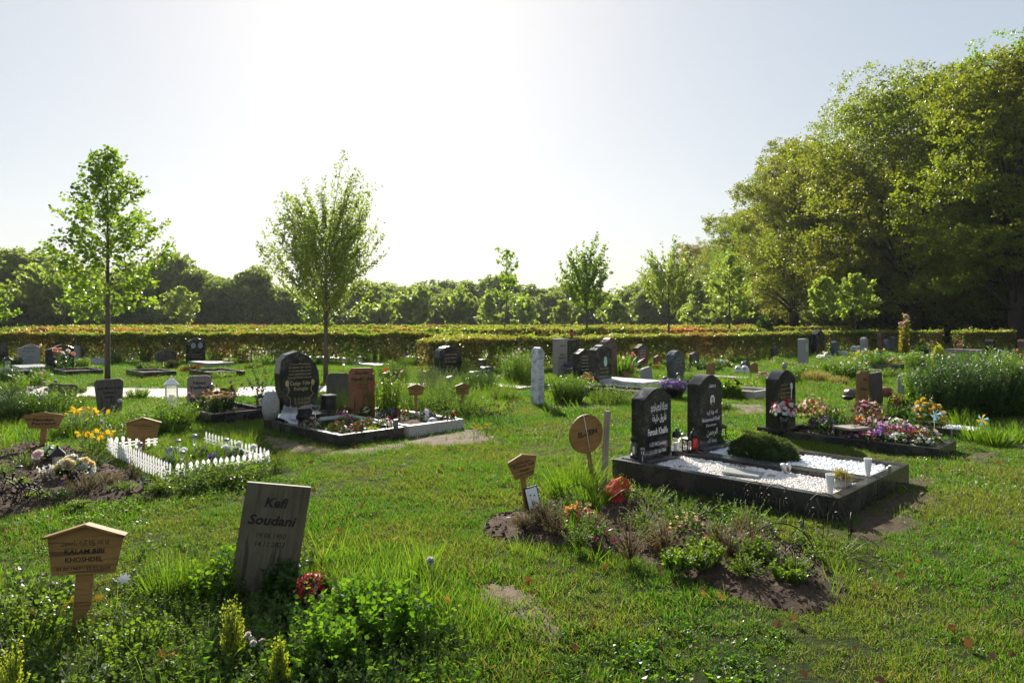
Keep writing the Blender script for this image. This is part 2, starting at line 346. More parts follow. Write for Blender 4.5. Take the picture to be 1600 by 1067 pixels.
def bed(name,pts,mat,mound,rag,zo=.004,step=.05,kind='structure'):
    """a patch of earth with a ragged edge, its own small mound, lumps in the surface"""
    po=smooth_poly(pts); lo=po.min(0)-.2; hi=po.max(0)+.2; st=step
    xs=np.arange(lo[0],hi[0],st); ys=np.arange(lo[1],hi[1],st); X,Y=np.meshgrid(xs,ys)
    sd=np.where(inside(po,X,Y),1,-1)*pdist(po,X,Y)+rag*fbm(X,Y,7,3)
    Z=fz(X,Y)+zo+np.clip(sd,0,.3)/.3*mound*(1+.35*fbm(X,Y,6,1))+(mound*.12)*fbm(X,Y,23,5)*(sd>0.02)-.03*(sd<=0)
    nx=len(xs); i=(np.arange(len(ys)-1)[:,None]*nx+np.arange(nx-1)[None]); k=(sd[:-1,:-1]>-st*1.2)&(sd[1:,1:]>-st*1.2); i=i[k]
    Q=np.stack([i,i+1,i+nx+1,i+nx],1); q=NM(); q.V=[np.stack([X.ravel(),Y.ravel(),Z.ravel()],1)]; q.L=[Q.ravel()]; q.T=[np.full(len(Q),4)]; q.MI=[np.zeros(len(Q))]; q.SM=[np.ones(len(Q))]
    struct(q.build(name,mat)); return po
GP=lambda L_:[G(*p) for p in L_]
soil_beds=[]; bare=[]
soil_beds.append(bed('soil_bed',GP([(752,832),(772,806),(830,795),(880,770),(960,752),(1040,782),(1130,815),(1215,845),(1290,885),(1318,925),(1262,962),(1165,945),(1060,900),(960,868),(860,858),(790,850)]),m_soil,.05,.05))
soil_beds.append(bed('soil_bed',GP([(-60,800),(-60,730),(0,700),(70,692),(150,712),(215,738),(268,768),(230,782),(150,790),(60,798)]),m_soil,.07,.05))
for p in ([(415,682),(530,703),(640,686),(738,671),(782,684),(784,690),(735,696),(650,700),(545,715),(425,700)],
          [(742,926),(800,914),(842,945),(874,985),(882,1020),(836,1010),(786,975),(750,950)],
          
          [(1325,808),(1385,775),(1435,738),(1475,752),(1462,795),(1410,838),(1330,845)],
          [(1500,712),(1560,706),(1556,720),(1520,728)],[(850,636),(930,632),(985,638),(930,643),(880,641)],
          [(1124,632),(1166,633),(1176,638),(1130,638)],[(1575,688),(1640,690),(1640,702),(1580,700)],
          [(1395,584),(1430,584),(1425,592),(1395,591)],[(1188,632),(1160,636),(1150,648),(1200,645)]):
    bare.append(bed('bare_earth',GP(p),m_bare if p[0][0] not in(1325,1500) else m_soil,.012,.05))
path_pts=[(-40,19.5),(-12,17.4),(-7,17.0),(-4,17.5),(-2,18.6),(-2,17.6),(-4,16.2),(-5.2,15.2),(-7,14.9),(-12,15.2),(-40,17)]
def strip(name,po,mat,zo):
    po=np.array(po); lo=po.min(0); hi=po.max(0); xs=np.arange(lo[0],hi[0],.2); ys=np.arange(lo[1],hi[1],.1); X,Y=np.meshgrid(xs,ys)
    k=inside(po,X[:-1,:-1]+.1,Y[:-1,:-1]+.05); nx=len(xs); i=(np.arange(len(ys)-1)[:,None]*nx+np.arange(nx-1)[None])[k]
    q=NM(); q.V=[np.stack([X.ravel(),Y.ravel(),(fz(X,Y)+zo).ravel()],1)]; Q=np.stack([i,i+1,i+nx+1,i+nx],1); q.L=[Q.ravel()]; q.T=[np.full(len(Q),4)]; q.MI=[np.zeros(len(Q))]; q.SM=[np.ones(len(Q))]
    return struct(q.build(name,mat))
strip('path',path_pts,m_path,.012)
path2=[(22,37.5),(60,33),(60,36),(22,40.5)]; strip('path',path2,m_path,.012)
# ------------------------------------------------------------------ graves: kerbs laid out at 45 degrees
U=np.array([-.7071,.7071]); W_=np.array([.7071,.7071])
grave_rects=[]
def grave(npx,npy,L,W,h,mats,label,kw=.09,fill=None,fillz=-.05,name='grave_kerb',group=None,split=1):
    """kerbstones round a plot; (npx,npy) is the top of its corner nearest the camera"""
    d=F*(EYE-h)/(npy-HZ); c0=np.array([(npx-800)/F*d,d]); mats=mats if isinstance(mats,list) else [mats]
    t=thing(name,label,'grave border',c0[0],c0[1],R(45),0,group)
    # local frame: x along the foot, -x.. ; y along the length towards the headstone
    q=NM(); q.box((W/2,kw/2,h/2-.05),(W,kw,h+.1)); q.box((W/2,L-kw,h/2-.05),(W,kw*2,h+.1)); q.box((kw/2,(L-kw)/2,h/2-.05),(kw,L-3*kw-.004,h+.1)); q.box((W-kw/2,(L-kw)/2,h/2-.05),(kw,L-3*kw-.004,h+.1))
    q.build('kerb',mats[0],t,bev=.006)
    if fill:
        f=NM(); n=24; xs=np.linspace(kw*.98,W-kw*.98,n); ys=np.linspace(kw*.98,L-2*kw*.99,n*2); X,Y=np.meshgrid(xs,ys); Z=h+fillz+.012*fbm(X+npx,Y,6,2)
        i=(np.arange(n*2-1)[:,None]*n+np.arange(n-1)[None]).ravel(); Q=np.stack([i,i+1,i+n+1,i+n],1)
        f.V=[np.stack([X.ravel(),Y.ravel(),Z.ravel()],1)]; f.L=[Q.ravel()]; f.T=[np.full(len(Q),4)]; f.MI=[np.zeros(len(Q))]; f.SM=[np.ones(len(Q))]; f.build('soil' if fill is m_soil else 'bedding',fill,t)
    cs=[c0,c0+W_*W,c0+W_*W+U*L,c0+U*L]; grave_rects.append(cs)
    return t,(lambda x,y,z=0:(c0[0]+W_[0]*x+U[0]*y,c0[1]+W_[1]*x+U[1]*y,z+h))
# ------------------------------------------------------------------ lettering
_ar={'ا':(0xFE8D,0),'ب':(0xFE8F,1),'ة':(0xFE93,0),'ت':(0xFE95,1),'ج':(0xFE9D,1),'ح':(0xFEA1,1),'خ':(0xFEA5,1),'د':(0xFEA9,0),'ر':(0xFEAD,0),'س':(0xFEB1,1),'ع':(0xFEC9,1),'ف':(0xFED1,1),'ق':(0xFED5,1),'ك':(0xFED9,1),'ل':(0xFEDD,1),'م':(0xFEE1,1),'ن':(0xFEE5,1),'ه':(0xFEE9,1),'و':(0xFEED,0),'ي':(0xFEF1,1),'إ':(0xFE87,0)}
def arab(s):
    o=[]
    for i,ch in enumerate(s):
        if ch not in _ar: o.append(ch); continue
        b_,j=_ar[ch]; pv=i>0 and s[i-1] in _ar and _ar[s[i-1]][1]; nx=i<len(s)-1 and s[i+1] in _ar and j
        o.append(chr(b_+(3 if pv and nx else 1 if pv else 2 if nx else 0)))
    return ''.join(reversed(o))
def lettering(parent,lines,mat,y,name='lettering',shear=0,out=.0015):
    """lines: (text, centre x, baseline z, cap height, width or None, boldness); faces -Y"""
    for (s,cx,z,hh,wd,bo) in lines:
        q=NM()
        if any(ord(k)>0x5ff for k in s): s=arab(s)
        c_=bpy.data.curves.new('t','FONT'); c_.body=s; c_.resolution_u=2; c_.size=1; c_.offset=bo; c_.shear=shear; o=bpy.data.objects.new('t',c_); COL.objects.link(o)
        bpy.context.view_layer.update(); me=o.to_mesh(); V=np.array([v.co[:] for v in me.vertices]); Fc=[tuple(p.vertices) for p in me.polygons]; o.to_mesh_clear(); bpy.data.objects.remove(o); bpy.data.curves.remove(c_)
        if not len(V): continue
        sx=(wd/(np.ptp(V[:,0])+1e-6)) if wd else hh/.72; mx=(V[:,0].max()+V[:,0].min())/2
        q.add(np.stack([cx+(V[:,0]-mx)*sx,np.full(len(V),y-out),z+V[:,1]*hh/.72],1),Fc); q.build(name,mat,parent)
# ------------------------------------------------------------------ headstones
def prof(k,w,h):
    a=w/2; P=[]
    arc=lambda x0,x1,z0,rise,n=14:[(x0+(x1-x0)*i/n,z0+rise*math.sin(PI*i/n)) for i in range(n+1)]
    if k=='flat': P=[(a,h),(-a,h)]
    elif k=='arch': P=arc(a,-a,h-.16*w,.16*w)
    elif k=='shoulder': P=[(a,h-.2*w),(a*.93,h-.2*w)]+arc(a*.93,-a*.93,h-.19*w,.19*w)+[(-a*.93,h-.2*w),(-a,h-.2*w)]
    elif k=='round': P=[(a*math.cos(t),h-a+a*math.sin(t)) for t in np.linspace(0,PI,18)]
    elif k=='corner': P=[(a-.2*w+.2*w*math.cos(t),h-.2*w+.2*w*math.sin(t)) for t in np.linspace(0,PI/2,7)]+[(-a+.2*w+.2*w*math.cos(t),h-.2*w+.2*w*math.sin(t)) for t in np.linspace(PI/2,PI,7)]
    elif k=='peak': P=[(a,h-.22*w),(0,h),(-a,h-.22*w)]
    elif k=='wave': P=[(a-w*i/14,h-.12*w+.10*w*math.sin(PI*(i/14)*1.7-.6)) for i in range(15)]
    elif k=='ogee': P=[(a,h*.86),(a*.8,h*.91),(a*.45,h*.925),(a*.36,h*.955),(0,h),(-a*.36,h*.955),(-a*.45,h*.925),(-a*.8,h*.91),(-a,h*.86)]
    elif k=='slope': P=[(a,h),(-a*.7,h),(-a,h*.93)]
    elif k=='petal': return [(-a*.62,0),(a*.62,0),(a*.86,h*.22),(a,h*.48),(a*.95,h*.66),(a*.78,h*.80),(a*.45,h*.91),(-a*.1,h),(-a*.62,h*.95),(-a*.92,h*.86),(-a,h*.66),(-a*.95,h*.42),(-a*.84,h*.2)]
    elif k=='plank': return [(-a*.80,0),(a*.80,0)]+[(a-.16*w+.16*w*math.cos(t),h-.16*w+.16*w*math.sin(t)) for t in np.linspace(0,PI/2,6)]+[(-a+.16*w+.16*w*math.cos(t),h-.16*w+.16*w*math.sin(t)) for t in np.linspace(PI/2,PI,6)]
    elif k=='pill': P=[(a,h-.22),(a*1.06,h-.19),(a*1.06,h-.14),(a*.8,h-.06),(a*.3,h-.005),(0,h),(-a*.3,h-.005),(-a*.8,h-.06),(-a*1.06,h-.14),(-a*1.06,h-.19),(-a,h-.22)]
    return [(-a,0),(a,0)]+P
def slabstone(name,label,cat,x,y,w,h,t,k,mat,lines=None,lmat=None,plinth=None,z=None,rz=45,tilt=None,extra=None,group=None,shear=0,part='slab'):
    r=thing(name,label,cat,x,y,R(rz),z if z is not None else gz(x,y)-.01,group,tilt)
    b0=0
    if plinth: q=NM(); q.box((0,0,plinth/2),(w*1.25,t*2.1,plinth)); q.build('plinth',mat,r,bev=.006); b0=plinth
    q=NM(); q.prism([(a,c_+b0) for a,c_ in prof(k,w,h-b0)],t,-t/2); q.build(part,mat,r,bev=.008 if t>.06 else .003)
    if lines: lettering(r,[(s,cx*w,z_*h,hh*h,wd*w if wd else None,bo) for s,cx,z_,hh,wd,bo in lines],lmat or p_gold,-t/2,shear=shear)
    if extra: extra(r,w,h,t)
    return r
def oval(parent,x,z,rx,rzz,y,name='portrait',mat=None):
    q=NM(); o=[(x+rx*math.cos(a),z+rzz*math.sin(a)) for a in np.linspace(0,2*PI,20)[:-1]]; q.prism(o,.008,y-.008); return q.build(name,mat or p_white,parent)
def scribble(n,seed,wd=.7,z0=.75,hh=.03,step=.07):
    """rows of small engraved lines"""
    r=random.Random(seed); w_=['Ruhuna Fatiha','dogum','hatirasi','rahmet','burada','anisina','dua ile','sevgi','huzur','veda']; return [(' '.join(r.choice(w_) for _ in range(2)),0,z0-i*step,hh,wd*r.uniform(.7,1),0) for i in range(n)]
# ------------------------------------------------------------------ plants
def bushpts(n,w,h,seed=0,fill=.55):
    D=rdir(n); D[:,2]=np.abs(D[:,2]); r=(fill+(1-fill)*rs.rand(n))**.8; lum=1+.16*fbm(D[:,0]*2.3+seed,D[:,1]*2.3+D[:,2]*1.7,1,seed)
    P=D*(r*lum)[:,None]*np.array([w/2,w/2,h]); return P,D
def plant(name,label,cat,x,y,w,h,kind,mat,n=600,ls=.05,fl=None,group=None,z=None,stems=14,lw=1.0,seed=None,asp=None,fpart='blossoms',lean=.35,cover=1.0):
    """kind: bush (leafy dome), stalk (upright leafy stems), tuft (blades), heather (fine sprays)"""
    global rs
    t=thing(name,label,cat,x,y,rnd.random()*6,z,group); q=NM(); tops=None
    if asp: t.scale=(1,asp,1); t.rotation_euler[2]=R(45)
    if kind=='bush':
        P,D=bushpts(n,w,h,rnd.random()*9); q.scat(LEAFB if ls>.05 else LEAF,P,frames(D*.6+rdir(n,.4)),ls*(.6+.7*rs.rand(n)),0)
        if stems:
            for i in range(stems): a=rnd.random()*6.28; u=rnd.random()*.42; q.tube([(0,0,0),(u*w*.5*math.cos(a),u*w*.5*math.sin(a),h*.5),(u*w*math.cos(a),u*w*math.sin(a),h*.85)],[.012*h+.002,.006*h+.001,.001],4,1)
    elif kind=='stalk':
        h*=1.18
        ST=stems; a=rs.rand(ST)*6.283; u=np.sqrt(rs.rand(ST)); B=np.stack([u*np.cos(a)*w*.30,u*np.sin(a)*w*.30,np.zeros(ST)],1); hh=h*(.72+.28*rs.rand(ST))*(1-.15*u)
        Tp=np.stack([u*np.cos(a)*w*.5,u*np.sin(a)*w*.5,hh],1)+rs.normal(size=(ST,3))*.03*w; per=max(3,n//ST); tt=(np.arange(per)+.5)/per
        for i in range(ST): q.tube([B[i],(B[i]*.6+Tp[i]*.4)*[1,1,1.1],Tp[i]],[.003+.004*h,.003+.002*h,.001],3,1)
        s=np.tile(tt,ST)[:,None]*.9+.1; Pp=np.repeat(B,per,0)*(1-s)+np.repeat(Tp,per,0)*s; aa=np.arange(len(Pp))*2.4+rs.rand(len(Pp)); D=np.stack([np.cos(aa),np.sin(aa),.2+rs.rand(len(Pp))*.9],1)
        q.scat(LANCE if lw<1 else LEAF,Pp,frames(D),(ls*(1.15-.6*s[:,0])*(.7+.5*rs.rand(len(Pp))))[:,None]*np.array([[1.3,1,1]]),0); tops=Tp
    elif kind=='tuft':
        a=rs.rand(n)*6.283; u=rs.rand(n)**.7; P=np.stack([u*np.cos(a)*w*.28,u*np.sin(a)*w*.28,np.zeros(n)],1); D=np.stack([np.cos(a)*u*lean,np.sin(a)*u*lean,np.ones(n)],1)+rs.normal(size=(n,3))*[.12,.12,0]
        Lh=h*(.45+.6*rs.rand(n)); fr=frames(D,None); q.scat(BLADE,P,fr,np.stack([np.full(n,ls)*(.7+.6*rs.rand(n)),Lh*.55,Lh],1),0)
        k=rs.choice(n,min(n,60)); tops=P[k]+D[k]*Lh[k][:,None]*.9
    elif kind=='heather':
        ST=stems; per=max(4,n//ST); D=rdir(ST); D[:,2]=np.abs(D[:,2])*1.2+.35; Tp=D/np.linalg.norm(D,axis=1,keepdims=True)*np.array([w*.5,w*.5,h])*(.7+.4*rs.rand(ST))[:,None]
        for i in range(ST): q.tube([(0,0,0),Tp[i]*[.45,.45,.6],Tp[i]],[.003,.002,.001],3,1)
        s=np.tile((np.arange(per)+1)/per,ST)[:,None]; T2=np.repeat(Tp,per,0); Pp=T2*s*np.where(s<.6,.85,1)+rs.normal(size=T2.shape)*.004; Dd=T2/np.linalg.norm(T2,axis=1,keepdims=True)+rdir(len(T2))*.8
        q.scat(LEAF,Pp,frames(Dd),ls*(.6+.7*rs.rand(len(Pp))),0); tops=Tp
    q.build('foliage',[mat,m_stem if mat is not m_heath else m_bark],t)
    if fl:
        for f in (fl if isinstance(fl,list) else [fl]):
            tm,ms,k,s=f[:4]; low=f[4] if len(f)>4 else .8; g=NM(); ms=ms if isinstance(ms,list) else [ms]
            if tops is not None: ii=rs.choice(len(tops),k,replace=k>len(tops)); P=tops[ii]+rs.normal(size=(k,3))*.015*w
            else:
                D=rdir(k,.9); D[:,2]=np.abs(D[:,2]); P=D*np.array([w*.5,w*.5,h])*(low+.25*rs.rand(k))[:,None]
            Dn=rdir(k,1.0)+np.array([0,-.45,0]); g.scat(tm,P,frames(Dn),s*(.75+.5*rs.rand(k)),rs.randint(0,len(ms),k),False)
            if tops is not None and kind!='stalk' and kind!='heather':
                for p in P: g.tube([p*[.3,.3,0],p*[.8,.8,.6],p],.0025,3,len(ms))
            g.build(fpart,ms+[m_stem],t)
    return t
# ------------------------------------------------------------------ young trees along the rows
def young(name,label,x,y,h,cw,clear,mat,nl=34,style='cone',ls=.10,dens=1.0,seed=1,tr=.035,lean=0,group=None,sub=1):
    r=random.Random(seed); t=thing(name,label,'tree',x,y,0,None,group); q=NM(); c_=NM(); zc=clear*h
    P=[];D=[];tubes=[]
    top=np.array([lean*h*.05,0,h*(.80 if style=='vase' else 1)]); ctl=np.array([lean*h*.1,0.02,h*.5]); ldr=lambda s:(1-s)**2*np.zeros(3)+2*s*(1-s)*ctl+s*s*top
    q.tube([ldr(s)-(np.array([0,0,.05]) if s==0 else 0) for s in np.linspace(0,1,9)],[tr*h*.33*(1-.93*s)+.004 for s in np.linspace(0,1,9)],8)
    for i in range(nl):
        u=(i+.5)/nl; s=clear+(.97-clear)*u**.9; a=i*2.399+r.uniform(-.4,.4); o=ldr(s)
        if style=='cone': ln=cw*.60*(1-u)**.72*r.uniform(.6,1.15)*min(1,.62+2.6*u)+.05*h*.4; el=R(12+46*u+r.uniform(-9,9))
        elif style=='vase':
            s=clear+(.74-clear)*u; o=ldr(s); v=((i*.618)%1)*.45+.55*u; zt=(.40+.60*v); rc=cw/2*max(.03,1-abs((zt-.57)/.43)**1.45)**.6*r.uniform(.6,1.08); dv=np.array([0,0,max(.25*rc,zt*h-o[2])]); ln=math.hypot(rc,dv[2])*.9; el=math.atan2(dv[2],rc)-.12
        else: ln=cw*.6*(1-u*.6)*r.uniform(.4,1.15); el=R(r.uniform(0,45))
        d=np.array([math.cos(a)*math.cos(el),math.sin(a)*math.cos(el),math.sin(el)]); up=np.array([0,0,.25 if style!='cone' else .12])
        pts=[o+d*ln*k+up*ln*k*k for k in (0,.25,.5,.75,1)]; tubes.append((pts,.0045*ln+.004,.25))
        nsub=int((4+ln*3.2)*sub)
        for j in range(nsub):
            k=.22+.78*(j+r.random())/nsub; b0=o+d*ln*k+up*ln*k*k; aa=r.uniform(0,6.28); side=np.array([math.cos(aa),math.sin(aa),r.uniform(-.1,.8)])
            dd=d*(1.0 if style=='vase' else .7)+side*(.36 if style=='vase' else .9)+np.array([0,0,.25 if style=='vase' else 0]); dd/=np.linalg.norm(dd); l2=ln*(.38 if style!='vase' else .34)*(1.15-k*.6)*r.uniform(.6,1.2)+.08
            tubes.append(([b0,b0+dd*l2*.5,b0+dd*l2+np.array([0,0,.06*l2])],.0035,.3)); m=max(3,int(l2*26*dens))
            for _ in range(m):
                kk=r.uniform(.15,1.05); p=b0+dd*l2*kk; P.append(p+np.array([r.gauss(0,.045),r.gauss(0,.045),r.gauss(0,.045)])); D.append(dd*.5+np.array([r.gauss(0,.7),r.gauss(0,.7),r.gauss(-.2,.5)]))
    for pts,r0,e in tubes: q.tube(pts,[r0*(1-(1-e)*k/(len(pts)-1)) for k in range(len(pts))],4)
    P=np.array(P);D=np.array(D); c_.scat(LEAFB,P,frames(D),(ls*(.55+.7*rs.rand(len(P))))[:,None]*np.array([[1.25,1,1]]))
    q.build('trunk',m_bark,t); c_.build('crown',mat,t); return t
def crowned(name,label,x,y,h,w,mats,lobes=70,per=420,ls=.26,base=.12,seed=1,trunk=.35,group=None,link=True,rag=.35,lobe=.17):
    """big tree: a crown of leaf clumps hung over limbs, ragged edge and holes"""
    r=np.random.RandomState(seed); t=thing(name,label,'tree',x,y,0,None,group); q=NM(); c_=NM(); zb=base*h; H=h-zb
    q.tube([(0,0,-.1),(.1,0,h*.2),(-.15,.1,h*.5),(0,0,h*.8)],[trunk*1.25,trunk,trunk*.6,.08],9)
    C=[]
    for i in range(lobes):
        u=(i+.5)/lobes; zz=u**.9; prof_=math.sin(PI*min(1,.16+zz*.80))**.6; a=i*2.399+r.rand()*.8; rr=(.55+.5*r.rand())*prof_
        if i%4==0: rr*=.5
        C.append((math.cos(a)*rr*w/2*(1+rag*(r.rand()-.5)),math.sin(a)*rr*w/2*(1+rag*(r.rand()-.5)),zb+H*(zz*.93+.03)+r.normal()*.03*h))
    C=np.array(C)
    for i in range(0,lobes,3):
        z0=C[i][2]*.55; q.tube([(0,0,max(h*.12,z0*.7)),C[i]*[.5,.5,.85],C[i]],[trunk*.3,trunk*.15,.03],5)
    sz=lobe*w*(.7+.6*r.rand(lobes)); idx=np.repeat(np.arange(lobes),per); n=len(idx)
    D=rdir(n); rad=(.35+.65*rs.rand(n))**.6; P=C[idx]+D*(rad*sz[idx])[:,None]*np.array([1,1,.68]); P+=(np.stack([fbm(P[:,1],P[:,2],1.1,1),fbm(P[:,0],P[:,2],1.1,2),fbm(P[:,0],P[:,1],1.1,3)],1))*.16*sz[idx][:,None]
    # small sub-clumps: pull leaves towards random twig centres
    K=r.randint(0,10**6,n)%34; off=np.random.RandomState(seed+5).normal(size=(lobes*34,3)); off/=np.maximum(1,np.linalg.norm(off,axis=1,keepdims=True)/1.35); tw=C[idx]+off[idx*34+K]*sz[idx][:,None]*np.array([.78,.78,.5]); P=P*.10+tw*.90-C[idx]*0+rs.normal(size=(n,3))*np.array([1,1,.55])*.0125*w
    mi=(rs.rand(n)<.5).astype(int) if len(mats)>1 else 0
    c_.scat(LEAF,P,frames(D*.5+rdir(n,.3)),(ls*(.35+1.15*rs.rand(n)))[:,None]*np.array([[1.4,1,1]]),mi)
    q.build('trunk',m_bark2,t); c_.build('crown',mats,t); return t
YT=lambda px,py,ty,wpx:(G(px,py)[0],G(px,py)[1],M_(py-ty,py),M_(wpx,py))
x,y,h,cw=YT(168,597,236,196); young('maple_tree','tall young maple with a broad loose conical crown, on the lawn at the left',x,y,h,cw,.28,m_maple,50,'cone',.095,1.25,3,sub=1.4)
x,y,h,cw=YT(509,600,264,186); young('maple_tree','young tree with upright feathery shoots and fine leaves, behind the tall black headstone',x,y,h,cw,.27,m_maple2,78,'vase',.056,1.75,5,sub=1.4)
x,y,h,cw=YT(783,546,392,56); young('young_tree','thin crooked sapling with sparse leaves rising between the hedges',x,y,h,cw,.42,m_maple,18,'wild',.17,.8,8,.022,.9)
x,y,h,cw=YT(917,546,372,92); young('young_tree','dark green ovate young tree right of the thin crooked sapling',x,y,h,cw,.26,m_maple,44,'vase',.13,.9,9)
x,y,h,cw=YT(1045,546,374,98); young('young_tree','yellow-green young tree with bare twig tips in front of the far end of the wood',x,y,h,cw,.24,m_maple2,46,'vase',.12,.85,10)
x,y,h,cw=YT(1140,546,398,80); young('young_tree','pale bushy young tree between the yellow-green tree and the oak edge',x,y,h,cw,.26,m_maple2,40,'cone',.15,1.1,11)
x,y,h,cw=YT(1287,545,436,62); young('young_tree','left one of two small round-crowned trees in front of the dark wood',x,y,h,cw,.40,m_maple2,26,'cone',.19,1.3,12,.02)
x,y,h,cw=YT(1337,545,430,66); young('young_tree','right one of two small round-crowned trees in front of the dark wood',x,y,h,cw,.38,m_maple2,28,'cone',.19,1.3,13,.02)
x,y,h,cw=YT(283,527,450,62); young('young_tree','small pale tree standing alone in front of the dark belt of trees at left',x,y,h,cw,.25,m_maple2,26,'cone',.3,.55,14,.03)
x,y,h,cw=YT(100,524,402,150); young('young_tree','wide pale tree left of the tall maple, in front of the dark belt',x,y,h,cw,.2,m_maple2,44,'vase',.4,.35,15,.03)
x,y,h,cw=YT(140,533,440,90); young('young_tree','small light green tree half behind the tall maple',x,y,h,cw,.3,m_maple,30,'cone',.24,.8,16,.03)
x,y,h,cw=YT(-8,531,440,60); young('young_tree','bright tree cut by the left edge of the picture',x,y,h,cw,.25,m_maple,26,'cone',.24,.8,17,.03)
x,y,h,cw=YT(495,532,462,58); young('young_tree','small light green tree seen behind the trunk of the feathery tree',x,y,h,cw,.25,m_maple,26,'cone',.22,.9,18,.03)
for k,(a,b_,c_,w_,l,s) in enumerate([(650,524,448,70,'far young tree with drooping branch tips, in front of the woodland gap','vase'),(713,524,452,66,'far round tree directly right of the drooping one','vase'),(820,524,468,50,'far light tree between the crooked sapling and the dark ovate tree','cone'),(880,523,472,46,'far small tree just left of the dark ovate tree','cone'),(962,522,470,50,'far small tree just right of the dark ovate tree','cone'),(765,523,462,40,'far small tree just left of the crooked sapling','cone'),(590,523,470,60,'far greyish bushy tree right of the feathery tree','vase'),(1090,524,440,60,'far bright tree between two young trees at the wood end','cone')]):
    x,y,h,cw=YT(a,b_,c_,w_); young('young_tree',l,x,y,h,cw,.12,m_maple2,30,s,.42,.42,30+k,.03)
# ------------------------------------------------------------------ the oak wood at right and the belts behind
oakA=crowned('oak_tree','huge spreading oak with its dark trunk in the middle of the wood',31.5,54,20.3,19,[m_oak],150,1300,.155,.10,41,.5,None,True,.35,.125)
oakB=crowned('oak_tree','yellow-green oak reaching out of the wood near the right edge',31,42.5,18,13,[m_oak],110,1000,.14,.2,42,.42,None,True,.35,.135)
oakC=crowned('beech_tree','bright green beech at the right edge of the picture, its crown cut off by it',36.3,46,20.3,14,[m_beech],120,900,.15,.12,43,.4,None,True,.35,.14)
oakD=crowned('oak_tree','brownish young-leaved oak halfway along the wood',34.5,79,21.5,14,[m_copper],110,700,.20,.1,44,.4,None,True,.35,.14)
def o2(src,x,y,s,l,rz,sz=None,g='trees of the wood at right'): return dup(src,x,y,rz,s,l,g,None,sz)
o2(oakB,27,66,1.02,'low yellow-green oak leaning out from below the huge oak',2.1)
o2(oakA,34,70,.86,'oak directly left of the huge spreading oak',1.3)
o2(oakC,33.5,96,.70,'fresh green tree left of the brownish oak',2.0)
o2(oakB,36,106,1.02,'small-crowned oak behind the fresh green tree',.7)
o2(oakA,38,122,.74,'rounded oak towards the far end of the wood',4.0)
o2(oakD,37,140,.80,'brownish oak near the far end of the wood',3.0)
o2(oakC,37,158,.64,'last green tree at the far end of the wood',5.0)
o2(oakA,46,62,1.0,'oak in the second row, its top showing behind the huge oak',2.6)
for k,(a,b_,s,l) in enumerate([(36,172,.66,'rounded oak beyond the last fresh green tree'),(37,190,.56,'low oak sloping down to the gap in the treeline'),(37,208,.5,'lowest far tree where the wood meets the belt')]): o2((oakA,oakB,oakD)[k],a,b_,s,l,k+.5)
for k,(a,b_,s) in enumerate([(47,45,.9),(44,75,.9),(46,92,.8),(48,112,.8),(50,135,.8),(58,58,1),(58,80,.9),(56,38,.9),(60,105,.9)]):
    o2((oakA,oakD,oakC)[k%3],a,b_,s,'tree deep inside the dark wood, showing only as dark leaves between the front trees',k*1.1)
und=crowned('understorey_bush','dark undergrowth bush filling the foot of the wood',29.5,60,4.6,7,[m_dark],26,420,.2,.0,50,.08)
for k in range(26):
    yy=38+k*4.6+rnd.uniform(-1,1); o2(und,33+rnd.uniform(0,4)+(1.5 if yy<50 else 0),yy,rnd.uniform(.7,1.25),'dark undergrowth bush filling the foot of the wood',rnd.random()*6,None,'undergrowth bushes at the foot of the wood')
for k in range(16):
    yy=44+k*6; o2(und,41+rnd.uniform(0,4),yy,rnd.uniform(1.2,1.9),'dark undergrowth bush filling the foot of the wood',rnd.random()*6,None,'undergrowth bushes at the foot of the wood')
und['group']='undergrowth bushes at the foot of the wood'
belt=crowned('belt_tree','dark bushy tree of the far belt left of the feathery tree',-45,92,10,9,[m_far],60,330,.36,.02,60,.14)
belt2=crowned('belt_tree','paler leafy tree of the far belt behind the middle hedges',-2,118,9,9,[m_far2],56,300,.42,.02,61,.14)
g1='dark trees of the far belt at left'; g2='pale trees of the far belt in the middle'
belt['group']=g1; belt2['group']=g2; belt['label']='dark bushy tree of the far belt at left'; belt2['label']='pale leafy tree of the far belt in the middle'
fl_=lambda px,d:(px-800)/F*d
for k,(px,d,hh) in enumerate([(20,88,12.2),(75,92,10.4),(-40,88,9.5),(130,95,9),(185,92,8.3),(235,92,8.2),(300,90,9.3),(345,94,7.6),(395,92,8.3),(445,94,7.0),(475,98,6.2),(262,100,8.8),(110,104,9.2),(50,104,10.8),(360,108,7.5),(420,106,8.0),(205,106,9.2),(-90,90,9),(320,100,9.0),(500,104,6.4),(540,108,6.4)]):
    dup(belt,fl_(px,d),d,k*1.3,hh/10*1.05,None,g1,None,hh/10*(.84+.16*((k*7)%3)/2))
for k,(px,d,hh) in enumerate([(575,100,6.5),(610,112,7.5),(665,118,7.8),(700,106,6.0),(735,120,7.6),(780,110,6.4),(830,122,7.6),(860,112,6.2),(900,118,7.2),(940,108,6.0),(985,112,7.0),(1010,124,8.6),(640,104,6),(760,132,8.3),(560,118,8),(880,135,8.5),(690,135,8.5),(815,106,5.6),(1030,104,7),(925,135,8),(1070,100,6),(1110,92,5.6),(1150,86,5.4)]):
    dup(belt2 if k%4 else belt,fl_(px,d),d,k*1.7,hh/9.5*1.25,None if k%4 else 'darker tree standing among the pale trees of the far belt',g2,None,hh/9.5)
